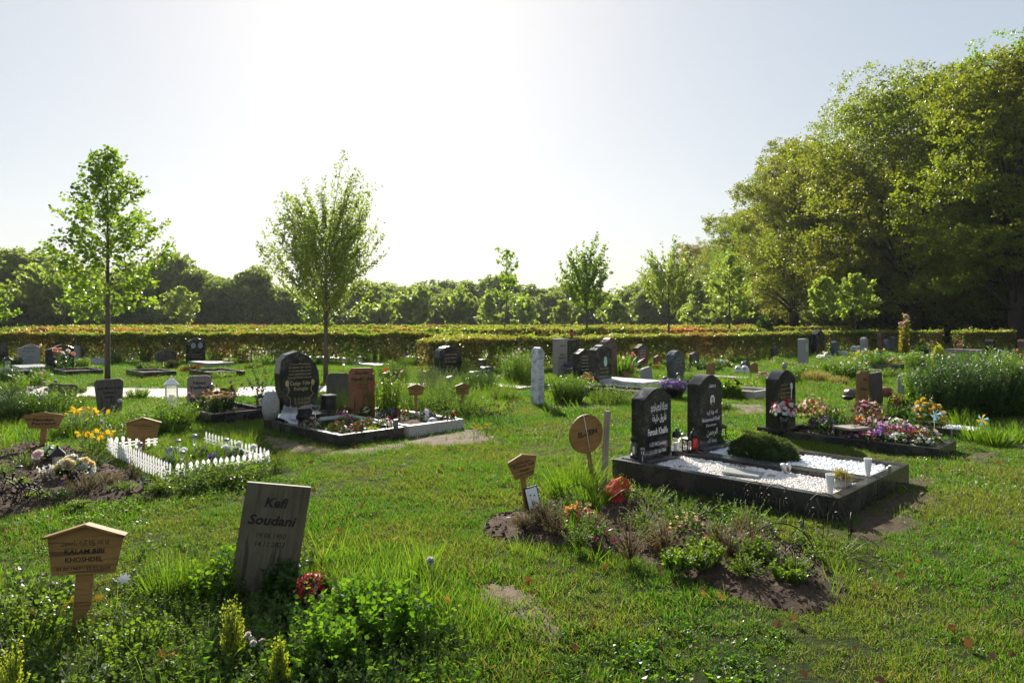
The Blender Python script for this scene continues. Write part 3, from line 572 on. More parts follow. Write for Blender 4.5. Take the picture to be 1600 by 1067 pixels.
# ------------------------------------------------------------------ hedges
def hedge(label,x0,y0,x1,y1,th,h,n,ls,mats,cop=.25,seed=1,name='hedge'):
    t=thing(name,label,'hedge',x0,y0,math.atan2(y1-y0,x1-x0)); L=math.hypot(x1-x0,y1-y0); q=NM(); u=rs.rand(n)
    k=rs.rand(n); X=rs.rand(n)*L; Y=(rs.rand(n)-.5)*th; Z=.08+rs.rand(n)**.8*(h-.08)
    tp=k<.34; Z[tp]=h-np.abs(rs.normal(size=tp.sum()))*.06+.05*fbm(X[tp]*1.0,Y[tp],2.2,seed)+.045*fbm(X[tp],Y[tp],8,seed+4)
    fr=(k>=.34)&(k<.72); Y[fr]=-th/2+np.abs(rs.normal(size=fr.sum()))*.06; bk=(k>=.72)&(k<.84); Y[bk]=th/2-np.abs(rs.normal(size=bk.sum()))*.06
    gaps=fbm(X,Z*2,1.3,seed)*.5+.5*fbm(X,Z,4.3,seed+1); keep=(tp)|(gaps<.35+.5*Z/h)|(Z>h*.72); Z+=.03*fbm(X,Y*0,1.7,seed); P=np.stack([X,Y,Z],1)[keep]
    sh=rs.rand(len(P))<.03; P[sh,2]+=rs.rand(sh.sum())**2*.22*(P[sh,2]>h*.85)
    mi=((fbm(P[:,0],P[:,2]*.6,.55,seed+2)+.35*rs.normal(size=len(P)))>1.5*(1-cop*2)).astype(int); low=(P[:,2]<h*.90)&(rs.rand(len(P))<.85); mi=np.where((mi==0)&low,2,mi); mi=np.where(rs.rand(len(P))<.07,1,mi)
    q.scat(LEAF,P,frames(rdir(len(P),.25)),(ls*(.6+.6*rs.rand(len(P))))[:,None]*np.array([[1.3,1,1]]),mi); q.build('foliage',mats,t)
    s=NM(); 
    for i in range(int(L/.34)): a=i*.34+rnd.uniform(0,.2); s.tube([(a,rnd.uniform(-.1,.1),-.03),(a+rnd.uniform(-.1,.1),rnd.uniform(-.15,.15),h*.5),(a+rnd.uniform(-.2,.2),rnd.uniform(-.3,.3)*th,h*.93)],[.014,.010,.004],4)
    s.build('stems',m_bark2,t); return t
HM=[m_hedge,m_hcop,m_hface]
hedge('long clipped hedge behind the left rows of graves, copper leaves at its left part',-25,28.6,-2.0,27.4,.8,1.17,100000,.075,HM,.30,1)
hedge('clipped hedge running from the middle away to the right behind the graves',-2.75,21.4,15.3,34.2,.9,1.07,100000,.065,HM,.06,2)
hedge('short return of clipped hedge at the left end of the middle hedge',-2.5,22.1,-1.0,27.0,.8,1.1,9000,.065,HM,.15,3)
hedge('clipped hedge in front of the dark wood, left of the gap in it',15.6,38.4,23.6,38.2,.9,1.1,22000,.085,HM,.1,4)
hedge('short block of clipped hedge in front of the dark wood, right of the gap',23.7,36.8,26.6,37.0,1.0,1.13,12000,.08,HM,.12,5)
for k,(x0,y0,x1,y1,h,cp,l) in enumerate([(-32,36,-18,35.5,1.26,.62,'reddish clipped hedge behind the left end of the long hedge'),(-17.5,36,5,37.5,1.2,.18,'second clipped hedge right behind the long hedge'),
    (-3,42,16,44,1.18,.66,'reddish clipped hedge strip right behind the middle hedge'),(-34,47,12,48,1.22,.2,'third clipped hedge strip further back'),(4,52,26,53,1.2,.5,'far clipped hedge strip with reddish stretches at right'),(-40,62,22,62,1.25,.3,'farthest clipped hedge strip before the belt of trees')]):
    hedge(l,x0,y0,x1,y1,.8,h,int((x1-x0)*900),.13,HM,cp,10+k)
# ------------------------------------------------------------------ object builders
def lantern(label,x,y,s=1,glass=None,z=None,cap=None,candle=None,group=None):
    """round grave lamp: foot, glass body, domed cap with knob, candle inside"""
    t=thing('grave_lamp',label,'grave lamp',x,y,0,z,group); c=cap or p_black
    NM().lathe([(.001,0),(.052*s,0),(.052*s,.03*s),(.042*s,.045*s),(.001,.045*s)]).build('foot',c,t)
    NM().lathe([(.001,.048*s),(.036*s,.048*s),(.05*s,.09*s),(.047*s,.15*s),(.036*s,.185*s),(.001,.185*s)],n=12).build('glass',glass or p_glass,t)
    NM().lathe([(.001,.186*s),(.046*s,.186*s),(.044*s,.215*s),(.03*s,.245*s),(.01*s,.255*s),(.014*s,.27*s),(.001,.28*s)]).build('cap',c,t)
    NM().lathe([(.001,.05*s),(.026*s,.05*s),(.026*s,.13*s),(.001,.13*s)],n=10).build('candle',candle or p_wax,t); return t
def boxlantern(label,x,y,w,h,z=None,mat=None,rz=.6,group=None):
    t=thing('lantern',label,'lantern',x,y,rz,z,group); m=mat or p_black; q=NM(); q.box((0,0,.012),(w,w,.024)); b_=h*.68; a=w*.42
    for i in (-1,1):
        for j in (-1,1): q.box((i*a,j*a,b_/2+.012),(w*.10,w*.10,b_-.02))
    q.box((0,0,b_+.01),(w*.98,w*.98,.018)); q.build('frame',m,t)
    q=NM(); n=4; V=[(-w*.56,-w*.56,b_+.021),(w*.56,-w*.56,b_+.021),(w*.56,w*.56,b_+.021),(-w*.56,w*.56,b_+.021),(-w*.15,-w*.15,h*.9),(w*.15,-w*.15,h*.9),(w*.15,w*.15,h*.9),(-w*.15,w*.15,h*.9)]
    q.add(V,[(3,2,1,0),(4,5,6,7),(0,1,5,4),(1,2,6,5),(2,3,7,6),(3,0,4,7)]); q.tube([(0,0,h*.9),(0,0,h*.96),(0,0,h)],[w*.10,w*.05,w*.08],8); q.build('roof',m,t)
    q=NM(); q.box((0,0,b_/2+.012),(w*.74,w*.74,b_-.04)); q.build('pane',p_glass,t)
    NM().lathe([(.001,.025),(w*.2,.025),(w*.2,b_*.55),(.001,b_*.55)],n=10).build('candle',p_wax,t); return t
def solar(label,x,y,h,r=.03,z=None,group=None,capm=None,tilt=None):
    t=thing('solar_light',label,'solar light',x,y,0,z,group,tilt); NM().tube([(0,0,-.05),(0,0,h*.55)],.006,6).build('stake',p_steel,t)
    NM().lathe([(.001,h*.55),(r*.7,h*.55),(r*.85,h*.88),(.001,h*.88)],n=12).build('lamp_glass',p_glass,t); NM().lathe([(.001,h*.882),(r*1.15,h*.882),(r*1.15,h*.95),(r*.6,h),(.001,h)],n=12).build('cap',capm or p_steel,t); return t
def woodsign(label,x,y,w,hb,htot,mat,lines,rz=20,tilt=None,pw=.05,roof=True,lmat=None,taper=.82,cat='wooden marker',z=None,group=None):
    """house-shaped name board on a post"""
    t=thing('wooden_marker',label,cat,x,y,R(rz),z,group,tilt); b0=htot-hb; a=w/2; th=.022
    q=NM(); q.prism([(-a*taper,b0),(a*taper,b0),(a,htot-hb*.2),(0,htot),(-a,htot-hb*.2)],th,-th/2); q.build('board',mat,t,bev=.002)
    q=NM(); q.box((0,th/2+.013,(b0+hb*.5)/2-.05),(pw,.024,b0+hb*.5+.1)); q.build('post',mat,t,bev=.002)
    if roof:
        q=NM(); e=.02
        for s in (-1,1):
            o=[(s*a*1.08,htot-hb*.2-.012+.004),(0,htot+.004),(0,htot+.018),(s*a*1.08,htot-hb*.2+.004)]
            q.prism(o if s>0 else o[::-1],th+.05,-th/2-.03)
        q.build('roof',mat,t,bev=.002)
    lettering(t,[(s,cx*w,b0+z_*hb,hh*hb,wd*w if wd else None,bo) for s,cx,z_,hh,wd,bo in lines],lmat or p_ink,-th/2); return t
def pot(label,x,y,r,h,mat,z=None,fl=None,leaf=None,cat='flower pot',hh=.12,name='flower_pot',group=None,fw=1.0):
    t=thing(name,label,cat,x,y,rnd.random()*6,z,group); NM().lathe([(.001,0),(r*.75,0),(r*.98,h*.9),(r*1.05,h*.9),(r*1.05,h),(r*.9,h),(r*.85,h*.85),(.001,h*.85)],n=16).build('pot',mat,t)
    q=NM(); P,D=bushpts(130,r*2.6*fw,hh,1,.2); P[:,2]+=h*.85; q.scat(LEAFB,P,frames(D),.03+.03*rs.rand(len(P))); q.build('leaves',leaf or m_dark,t)
    if fl: bloom(t,fl,r*1.3*fw,hh,h*.9)
    return t
def bloom(t,fl,rx,hh,z0,name='blossoms'):
    for f in (fl if isinstance(fl,list) else [fl]):
        tm,ms,k,s=f[:4]; ms=ms if isinstance(ms,list) else [ms]; q=NM(); D=rdir(k,.7); D[:,2]=np.abs(D[:,2]); P=D*np.array([rx,rx,hh])*(.75+.3*rs.rand(k))[:,None]; P[:,2]+=z0
        q.scat(tm,P,frames(D+rdir(k)*.3),s*(.75+.5*rs.rand(k)),rs.randint(0,len(ms),k)); q.build(name,ms,t)
def wirearch(label,x,y,w,h,rz=45,group='wire arches edging the planted plot',z=None):
    t=thing('wire_arch',label,'wire edging',x,y,R(rz),z,group); A=lambda s,e=1:[(-s*w/2*math.cos(a),0,s*h*math.sin(a)**.8*e) for a in np.linspace(0,PI,15)]
    q=NM(); p=A(1); p[0]=(-w/2,0,-.08); p[-1]=(w/2,0,-.08); q.tube(p,.0045,5); q.build('hoop',p_iron,t)
    q=NM()
    for s in (-1,1):
        q.tube([(s*.24*w+.13*w*(1-k/16)*math.cos(k*.62)*s,0,h*.42+.26*h*(1-k/18)*math.sin(k*.62)) for k in range(14)],.0035,4); q.tube([(s*.05*w,0,-.05),(s*.05*w,0,h*.55),(s*.2*w,0,h*.85)],.0035,4)
    q.build('scroll',p_iron,t); return t
def tagplate(label,x,y,w,h,rz,tilt=None):
    t=thing('plot_marker',label,'metal marker',x,y,R(rz),None,'small metal plot markers',tilt); q=NM(); q.prism([(-w/2*.8,-.05),(w/2*.8,-.05),(w/2,h),(-w/2,h)],.006,-.003); q.build('plate',p_steel,t); q=NM(); q.lathe([(.001,0),(.009,0),(.009,.002),(.001,.002)],n=10); q.xf(Matrix.Translation((0,-.003,h*.6))@Matrix.Rotation(PI/2,4,'X')); q.build('hole',p_black,t); return t
def rock(label,x,y,r,mat,z=None,sq=.65,name='stone',cat='stone',group=None):
    q=NM(); T=lump(ICO2,rnd.randint(0,999),.2); q.add(T[0]*np.array([r,r*.8,r*sq]),T[1],0,True); o=q.build(name,mat,None,(x,y,(gz(x,y) if z is None else z)+r*sq*.6),rnd.random()*6); return tag(o,label,cat,group)
def vase(label,x,y,h,r,mat,z,fl,fw=.2,fh=.2,leaf=None,cat='vase of flowers',group=None):
    t=thing('flower_vase',label,cat,x,y,0,z,group); NM().lathe([(.001,0),(r*.7,0),(r*.55,h*.12),(r*.8,h*.5),(r,h),(r*.86,h),(.001,h*.9)],n=14).build('vase',mat,t)
    q=NM(); P,D=bushpts(150,fw*1.8,fh,2,.1); P[:,2]+=h*.95; q.scat(LEAF,P,frames(D),.04+.03*rs.rand(len(P))); q.build('leaves',leaf or m_dark,t); bloom(t,fl,fw,fh,h); return t
def tree_o(*a): pass
# ------------------------------------------------------------------ FOREGROUND LEFT
x,y=G(128,983)
woodsign('light wooden house-shaped marker reading KALAM BIBI KHOSHDEL, at the lower left',x,y-.02,.365,.25,.555,w_tan,
 [('إنا لله وإنا إليه راجعون',0,.63,.095,.64,.004),('KALAM BIBI',0,.44,.10,.52,.022),('KHOSHDEL',0,.27,.10,.49,.022),('01.01.1963 - 22.02.2024',0,.10,.062,.70,.012)],rz=15,tilt=(R(-4),R(2.5)),pw=.085)
x,y=G(418,930)
slabstone('wooden_plank_marker','tall leaning grey wooden plank reading Kefi Soudani, in the foreground','wooden marker',x-.04,y,.375,.68,.04,'flat',w_grey,[('Kefi',.0,.80,.085,.36,.03),('Soudani',-.02,.645,.085,.74,.03),('19.06.1950',0,.53,.045,.46,.0),('14.11.2023',0,.455,.045,.46,.0)],p_ink,rz=17,tilt=(R(-3),R(9)),part='board',shear=.2)
x,y=G(487,955); pot('black pot of red hydrangea beside the Soudani plank',x,y,.075,.12,p_black,None,(FL5,[pt['red'],pt['red'],pt['salmon']],150,.017),hh=.10)
for px,py,h_,w_,l in ((362,1052,.34,.13,'golden upright dwarf conifer left of the white hyacinth'),(437,1085,.24,.09,'small golden dwarf conifer at the bottom edge below the plank'),(16,1130,.33,.14,'golden dwarf conifer in the lower left corner')):
    x,y=G(px,py); plant('dwarf_conifer',l,'shrub',x,y,w_*1.05,h_*1.05,'heather',m_yel,3600,.013,None,stems=110)
x,y=G(388,1040); plant('hyacinth','white and pink hyacinth spike beside the golden conifer','flower',x,y,.10,.17,'tuft',m_clover,10,.012,(FL5,[pt['white'],pt['rose']],60,.016),stems=0)
plant('red_primrose','small red flower in the ground cover at the lower left','flower',*G(262,1058),.10,.13,'bush',m_cover,60,.03,(FL5,pt['red'],9,.018),stems=3)
plant('pink_daisy','pair of small pale pink flowers low in the ground cover','flower',*G(170,1075),.14,.13,'bush',m_cover,60,.03,(FL5,[pt['rose'],pt['white']],4,.02),stems=3)
def stalkflower(name,label,px,py,hpx,tm,ms,s,cat='flower',n=1,group=None,sp=.02,tiltx=-.3):
    x,y=G(px,py); h=M_(hpx,py); t=thing(name,label,cat,x,y,0,None,group); q=NM(); g=NM()
    for i in range(n):
        dx,dy=rnd.gauss(0,sp),rnd.gauss(0,sp); hh=h*rnd.uniform(.85,1.05) if n>1 else h; q.tube([(dx*.3,dy*.3,-.02),(dx*.8+.01,dy*.8,hh*.5),(dx,dy,hh)],.0022,4); g.scat(tm,np.array([[dx,dy,hh]]),frames(np.array([[rnd.gauss(0,.3),-.5,.8]])),s)
    q.build('stem',m_stem,t); g.build('head',ms,t); return t
CLOCK=(np.concatenate([np.array([[0,0,0]]),(ICO2[0]*1.0)]),[(0,a+1,b_+1) for a,b_,c_ in ICO2[1][::2]]+[tuple(k+1 for k in f) for f in ICO2[1][::5]])
stalkflower('daisy_flower','single large white daisy-like flower right of the Khoshdel marker',188,985,80,FL8,pt['white'],.034)
stalkflower('dandelion_clock','dandelion clock on a tall stalk in front of the lawn, lower middle',683,985,103,CLOCK,pt['seed'],.022)
stalkflower('dandelion','yellow dandelion right of the tall dandelion clock',699,995,55,FL8,pt['yellow'],.022)
for i,(px,py) in enumerate([(62,965),(102,960),(110,952),(150,950),(156,945),(64,985)]): stalkflower('dandelion','yellow dandelion flowering around the Khoshdel marker',px,py,18,FL8,pt['yellow'],.024,group='dandelions around the Khoshdel marker')
for i,(px,py) in enumerate([(376,790),(514,792),(520,797),(272,772),(568,828),(1090,938),(1120,946),(1124,940),(660,708),(1428,882),(1580,745),(1045,702)]): stalkflower('dandelion','yellow dandelion low in the mown lawn',px,py,8,FL8,pt['yellow'],.02,group='dandelions scattered in the mown lawn')
# ------------------------------------------------------------------ FATOLLAH PARRAND PLOT
x,y=G(66,706); woodsign('light wooden house-shaped marker reading Fatollah Parrand',x,y,.44,.205,.51,w_tan,[('ارامكاه ابدي',0,.70,.09,.5,.004),('Fatollah',0,.44,.16,.52,.04),('Parrand',0,.23,.16,.58,.04),('13.05.1942 - 02.01.2024',0,.07,.06,.55,0)],rz=22,tilt=(R(-3),R(2)),pw=.07,roof=False,taper=.72)
vase('green vase of white blossom and artificial greenery behind the black lantern',*G(78,727),.14,.05,p_black,None,[(FL5,pt['white'],30,.02)],.12,.12,m_long)
for i,(px,py,w_,h_,k,mt) in enumerate([(30,765,.3,.12,'heather',m_cover),(95,785,.34,.10,'heather',m_dark),(165,765,.4,.16,'heather',m_heath),(190,772,.3,.10,'heather',m_cover),(60,785,.3,.09,'heather',m_cover),(120,800,.3,.07,'heather',m_cover),(245,775,.3,.12,'heather',m_cover),(35,735,.4,.2,'heather',m_cover),(150,730,.4,.16,'heather',m_dark),(0,750,.4,.2,'heather',m_cover)]):
    plant('small_sprig','small green or brown sprig growing in the Parrand plot','plant',*G(px,py),w_,h_,k,mt,900,.016,None,'sprigs of the Parrand plot',gz(*G(px,py))+.04,stems=45)
x,y=G(60,742); t=thing('artificial_rose','large pale pink artificial rose left of the black lantern','flower',x,y); q=NM(); q.tube([(0,0,0),(0,0,.24)],.004,4); q.build('stem',m_stem,t); q=NM(); q.scat(ROSE,np.array([[0,0,.24]]),frames(np.array([[.1,-.8,.5]])),.06); q.build('head',pt['rose'],t)
x,y=G(90,744); boxlantern('black metal lantern with a curved roof in the Parrand plot',x,y,.13,.36)
vase('dark vase with a big bunch of white artificial roses',*G(114,754),.13,.05,p_black,None,[(ROSE,[pt['white'],pt['white'],pt['cream']],34,.048)],.18,.15)
lantern('red grave candle under the white rose bunch',*G(108,752),.55,p_rglass,None,None,p_red)
lantern('white grave candle left of the red one',*G(98,749),.55,p_white)
lantern('thin red candle glass beside the white grave candle',*G(86,741),.5,p_rglass,None,None,p_red)
solar('small square solar light left of the pink rose',*G(29,745),.15,.035,None,None,p_black)
plant('heather_bush','dry brown heather bush right of the white rose bunch','shrub',*G(135,775),.55,.25,'heather',m_heath,2600,.012,stems=120)
plant('heather_bush','small dry heather bush in front of the picket fence','shrub',*G(207,752),.26,.22,'heather',m_heath,1300,.012,stems=70)
plant('heather_bush','pale dry heather with white tips left of the red candle','shrub',*G(72,760),.28,.22,'heather',m_heath,1100,.012,(LEAF,pt['white'],60,.03),stems=60)
plant('violet_plant','low violet pansies under the rose bunch','flower',*G(96,765),.22,.10,'bush',m_dark,150,.035,(FL5,pt['purple'],14,.018),stems=0)
plant('violet_plant','violet pansy right of the white rose bunch','flower',*G(146,740),.16,.12,'bush',m_dark,110,.035,(FL5,[pt['purple'],pt['lilac']],8,.018),stems=0)
tagplate('grey metal plot marker in front of the picket fence',*G(227,768),.055,.16,10)
t=thing('iron_wheel_ornament','rusty iron wheel ornament at the left edge','ornament',*G(12,795),R(25))
for cx,rr,nm in ((-.05,.15,'big_wheel'),(.14,.10,'small_wheel')):
    q=NM(); 
    for r_ in (1,.82): q.tube([(cx+rr*r_*math.cos(a),0,rr+rr*r_*math.sin(a)) for a in np.linspace(0,2*PI,25)],.006,5)
    for a in np.linspace(0,2*PI,11)[:-1]: q.tube([(cx,0,rr),(cx+rr*math.cos(a),0,rr+rr*math.sin(a))],.004,4)
    for a in np.linspace(.2,PI-.2,8): q.tube([(cx+rr*math.cos(a),0,rr+rr*math.sin(a)),(cx+rr*1.35*math.cos(a+.1),0,rr+rr*1.35*math.sin(a+.1))],[.006,.014],4)
    q.build(nm,p_iron,t)
# picket fence plot
fx,fy=G(268,752); t=thing('picket_fence','low white plastic picket fence enclosing the small plot on the left','fence',fx,fy,R(45)); n=0
def picketrow(t,x0,y0,x1,y1,h=.20,sp=.068,w=.042):
    L=math.hypot(x1-x0,y1-y0); k=int(L/sp); a=math.atan2(y1-y0,x1-x0); q=NM(); g=NM(); o=[(-w*.4,-.03),(w*.4,-.03),(w*.4,h*.60),(w*.28,h*.66),(w*.5,h*.76),(w*.4,h*.90),(0,h),(-w*.4,h*.90),(-w*.5,h*.76),(-w*.28,h*.66),(-w*.4,h*.60)]; q.prism(o,.007,-.0035); me=q.mesh('picket',p_picket)
    for i in range(k+1):
        ob=bpy.data.objects.new('picket',me); COL.objects.link(ob); ob.parent=t; s=(i+.5)/(k+1); ob.location=(x0+(x1-x0)*s,y0+(y1-y0)*s,rnd.uniform(-.006,.006)); ob.rotation_euler=(0,rnd.uniform(-.04,.04),a)
    for zz in (.35,.55): g.box((L/2,.009,h*zz),(L,.01,.014))
    r_=g.build('rail',p_picket,t,(x0,y0,0),a)
picketrow(t,0,0,0,2.25,sp=.085); picketrow(t,.02,-.01,1.05,-.01); picketrow(t,1.07,.0,1.07,1.9,sp=.105); picketrow(t,.0,2.27,.6,2.27,sp=.085)
FR=lambda a,b_:(fx+W_[0]*a+U[0]*b_,fy+W_[1]*a+U[1]*b_)
x,y=FR(.42,1.95); woodsign('wooden house-shaped marker with faded text inside the picket fence',x-.12,y,.39,.25,.42,w_tan,[('Fatma Durmus',0,.60,.085,.5,.01),('1951 - 2022',0,.44,.07,.3,0)],rz=20,tilt=(R(-2),R(2)),pw=.06)
for a,b_,l in ((.30,.55,'metal solar light nearest the fence corner'),(.62,1.05,'two-tiered tall solar light in the middle of the fenced plot'),(.95,.92,'slim solar light right of the two-tiered one'),(.15,1.5,'solar light at the left inside the fence'),(.52,1.3,'squat solar light beside the angel figure')): solar(l,*FR(a,b_),.22 if 'tall' not in l else .30,.03)
for a,b_,l in ((.42,.72,'white solar rose left in the fenced plot'),(.85,.50,'white solar rose beside the front pickets'),(1.08,.62,'white solar rose right in the fenced plot'),(1.12,.30,'white solar rose near the right corner of the fence')):
    x,y=FR(a*.9,b_); t=thing('solar_rose',l,'ornament',x,y,0,None,'white solar roses inside the picket fence'); NM().tube([(0,0,-.02),(0,0,.19)],.004,5).build('stake',p_steel,t); q=NM(); q.scat(ROSE,np.array([[0,0,.19]]),frames(np.array([[.1,-.3,.9]])),.045); q.lathe([(.004,.165),(.03,.18),(.036,.20),(.003,.2)],n=10); q.build('head',pt['white'],t)
x,y=FR(.38,1.15); t=thing('angel_figurine','grey stone angel figurine inside the picket fence','figurine',x,y,R(15)); q=NM(); q.lathe([(.002,0),(.055,0),(.06,.03),(.045,.07),(.03,.11),(.02,.125),(.002,.125)],n=12); q.add(ico(2)[0]*[.028,.028,.032]+[0,0,.15],ico(2)[1],0,True); q.build('body',g_grey,t)
q=NM()
for s in (-1,1): q.prism([(s*.01,.06),(s*.06,.07),(s*.075,.13),(s*.05,.17),(s*.015,.12)][::s],.012,.02)
q.build('wings',g_grey,t)
for i,(a,b_) in enumerate([(.25,.9),(.7,.7),(.75,1.2),(1.0,.75),(.35,.3),(.9,.25)]): plant('purple_pansy','purple pansies planted inside the picket fence','flower',*FR(a,b_),.24,.11,'bush',m_dark,150,.035,(FL5,[pt['purple'],pt['lilac']] if i==5 else pt['purple'],16,.02),'purple pansies inside the picket fence',stems=0)
# ------------------------------------------------------------------ plants behind (left)
plant('wallflower_plant','dense leafy clump between the two tall lawn-side markers, left','plant',*G(255,672),1.15,.42,'stalk',m_long,3600,.075,(FL5,pt['white'],12,.012),stems=150,lw=.5)
plant('tall_leafy_plant','dark tall leafy clump at the far left edge','plant',*G(25,655),1.3,.50,'stalk',m_dark,3000,.075,stems=120,lw=.5)
plant('tall_leafy_plant','dark leafy clump behind the dandelion clocks','plant',*G(78,652),1.1,.48,'stalk',m_long,2400,.07,stems=100,lw=.5)
plant('tall_leafy_plant','bushy green weeds right of the dandelion clocks','plant',*G(140,672),1.4,.30,'stalk',m_long,3000,.05,stems=150,lw=.5)
plant('tall_leafy_plant','weedy clump beside the Parrand marker','plant',*G(185,690),.9,.22,'stalk',m_cover,1800,.04,(FL5,pt['white'],14,.01),stems=90,lw=.5)
for px,py,hp in ((50,690,72),(70,688,80),(73,690,72),(88,688,83),(62,692,62),(187,690,54),(157,705,35)): stalkflower('dandelion_clock','white dandelion clock on a tall pale stalk near the Parrand marker',px,py,hp+12,CLOCK,pt['seed'],.028,group='dandelion clocks near the Parrand marker')
for px,py in ((118,672),(140,676)): plant('yellow_flowers','loose patch of yellow flowers behind the Parrand plot','flower',*G(px,py),.5,.36,'stalk',m_long,300,.05,(FL8,pt['yellow'],18,.035),'yellow flowers behind the Parrand plot',stems=24,lw=.5)
plant('yellow_flowers','yellow flowers left of the faded wooden marker','flower',*G(147,705),.5,.26,'stalk',m_long,260,.05,(FL8,pt['yellow'],22,.035),stems=22,lw=.5)
slabstone('wooden_marker','dark rounded wooden board with burnt lettering right of the dandelion clocks','wooden marker',*G(172,642),.47,.62,.04,'plank',w_dark,[('Abdi Mohammed',0,.70,.085,.82,.03),('Rahmani',.02,.57,.085,.42,.03),('Haidar',.0,.44,.085,.32,.03),('01.01.1958',0,.28,.05,.3,0)],p_ink,rz=25,tilt=(0,R(-2)),part='board')
slabstone('wooden_marker','dark wooden board with a sloping top, half hidden behind dandelion clocks','wooden marker',*G(95,632),.52,.44,.04,'plank',w_grey,[('Reza',0,.62,.1,.4,.03)],p_ink,rz=25,tilt=(0,R(6)),part='board')
boxlantern('tall white lantern with a domed roof beside the path',*G(268,632),.24,.60,None,p_white,.5)
# ------------------------------------------------------------------ NIYAZI YESILKAYA GRAVE
tg,L3=grave(330,647,2.0,1.0,.16,[g_kerb],'low black-sided grave border with pale top in front of the path',.08,m_soil)
x,y,z=L3(.35,1.80,0); slabstone('wooden_marker','rounded brown wooden board reading Niyazi Yesilkaya','wooden marker',x+.15,y,.41,.60,.045,'corner',w_old,[('Niyazi',0,.74,.09,.5,.035),('Yesilkaya',0,.60,.09,.8,.035),('01.05.1954',0,.46,.05,.5,0),('31.10.2023',0,.38,.05,.5,0)],p_ink,z=z-.1,rz=22,part='board')
for a,b_,l,c in ((.25,1.2,'cream and pink roses in front of the Yesilkaya board',['cream','pink','salmon']),(.5,.7,'yellow and orange flowers in the middle of the Yesilkaya grave',['cream','orange']),(.7,1.3,'dark red dried flowers behind the yellow ones',['dark','dark']),(.25,.5,'small salmon flowers near the kerb corner of the Yesilkaya grave',['salmon','cream'])):
    x,y,z=L3(a,b_,-.06); plant('grave_flowers',l,'flower',x,y,.42,.30,'stalk',m_dark,360,.05,(ROSE,[pt[k] for k in c],16,.035),z=z,stems=30,lw=1)
x,y,z=L3(.62,.9,-.05); plant('dark_red_flowers','tall thin dark red flowers above the Yesilkaya kerb','flower',x,y,.7,.42,'stalk',m_dark,160,.04,(FL5,pt['dark'],22,.028),z=z,stems=24,lw=1)
x,y,z=L3(.93,.25,0); boxlantern('small black lantern standing on the corner of the Yesilkaya kerb',x,y,.10,.26,z); x,y,z=L3(.88,.10,0); 
x,y,z=L3(.62,1.6,-.05); solar('white solar light right of the Yesilkaya board',x,y,.40,.045,z)
x,y,z=L3(.28,1.55,-.05); slabstone('photo_stand','small violet framed card leaning below the Yesilkaya board','picture frame',x,y,.18,.24,.02,'flat',pt['lilac'],z=z,rz=20,part='frame')
# ------------------------------------------------------------------ CEZIGE + SAMIR GRAVES
tb,L1=grave(529.5,680.3,2.16,1.04,.17,[g_kerb],'black granite grave border in front of the tall black headstone',.09,m_soil)
tb2,L2=grave(639.5,665.6,2.16,1.02,.17,[g_pale],'pale stone grave border around the Samir Nadir Ali plot',.09,m_soil)
def cez(r,w,h,t):
    lettering(r,[(s,0,z_*h,.028*h,.55*w*k,0) for s,z_,k in (('يرحمكم الله برحمته',.80,.9),('Ey ziyaretci dur ve oku',.75,1),('bir gul idim soldum erken',.70,1),('annem babam gozu yasli',.65,1),('Ruhuna Fatiha okuyun',.60,1.1))],p_gold,-t/2,'verse')
    q=NM()
    for s in (-1,1): q.tube([(s*.30*w,-t/2-.004,.50*h),(s*.27*w,-t/2-.004,.42*h),(s*.33*w,-t/2-.004,.36*h),(s*.24*w,-t/2-.004,.30*h),(s*.24*w,-t/2-.004,.22*h)],.006,4); q.add(ico(1)[0]*[.03,.006,.05]+[s*.32*w,-t/2-.004,.53*h],ico(1)[1])
    q.build('ornament',p_gold,r); q=NM(); q.prism([(-.06*w,.14*h),(.26*w,.14*h),(.34*w,.18*h),(.28*w,.2*h),(.1*w,.19*h),(-.02*w,.17*h)],.006,-t/2-.006); q.build('engraved_picture',g_beige,r)
x,y,z=L1(.50,2.02,0); slabstone('headstone','tall polished black headstone with a pointed curved top and gold lettering','headstone',x-.02,y,.66,1.04,.20,'petal',g_black,[('Cezige Tülin',0,.50,.055,.5,.01),('Kutlugün',.02,.42,.055,.34,.01),('D. 21.12.1998',.04,.27,.04,.36,.0),('Ö. 17.03.2023',.04,.215,.04,.36,.0)],p_gold,plinth=.06,z=z-.02,rz=43,extra=cez)
x,y,z=L1(.04,2.0,0); t=thing('angel_wing_vase','grey winged stone vase standing left of the tall black headstone','vase',x,y,R(20),z); NM().lathe([(.002,0),(.09,0),(.125,.12),(.125,.28),(.085,.40),(.05,.43),(.002,.42)],n=18).build('body',g_grey,t); q=NM(); q.prism([(.0,.1),(.09,.14),(.12,.3),(.05,.36),(.01,.28)],.02,-.14); q.build('carving',g_beige,t)
x,y,z=L1(.95,1.9,0); t=thing('black_vase','black square vase with a pale rim right of the tall headstone','vase',x,y,R(45),z); NM().box((0,0,.15),(.16,.16,.30)).build('body',g_black,t); NM().box((0,0,.309),(.19,.19,.018)).build('rim',g_grey,t)
def starflower(label,x,y,z,s,mats):
    t=thing('silver_poinsettia',label,'ornament',x,y,0,z); q=NM()
    for i in range(9): a=i*.7; q.scat(LEAFB,np.zeros((1,3)),frames(np.array([[math.cos(a),-.4,math.sin(a)]]),np.array([PI/2+a])),s*(1 if i%2 else .8))
    q.xf(Matrix.Translation((0,0,s))); q.tube([(0,0,-.02),(0,0,s)],.004,4); q.build('petals',mats,t)
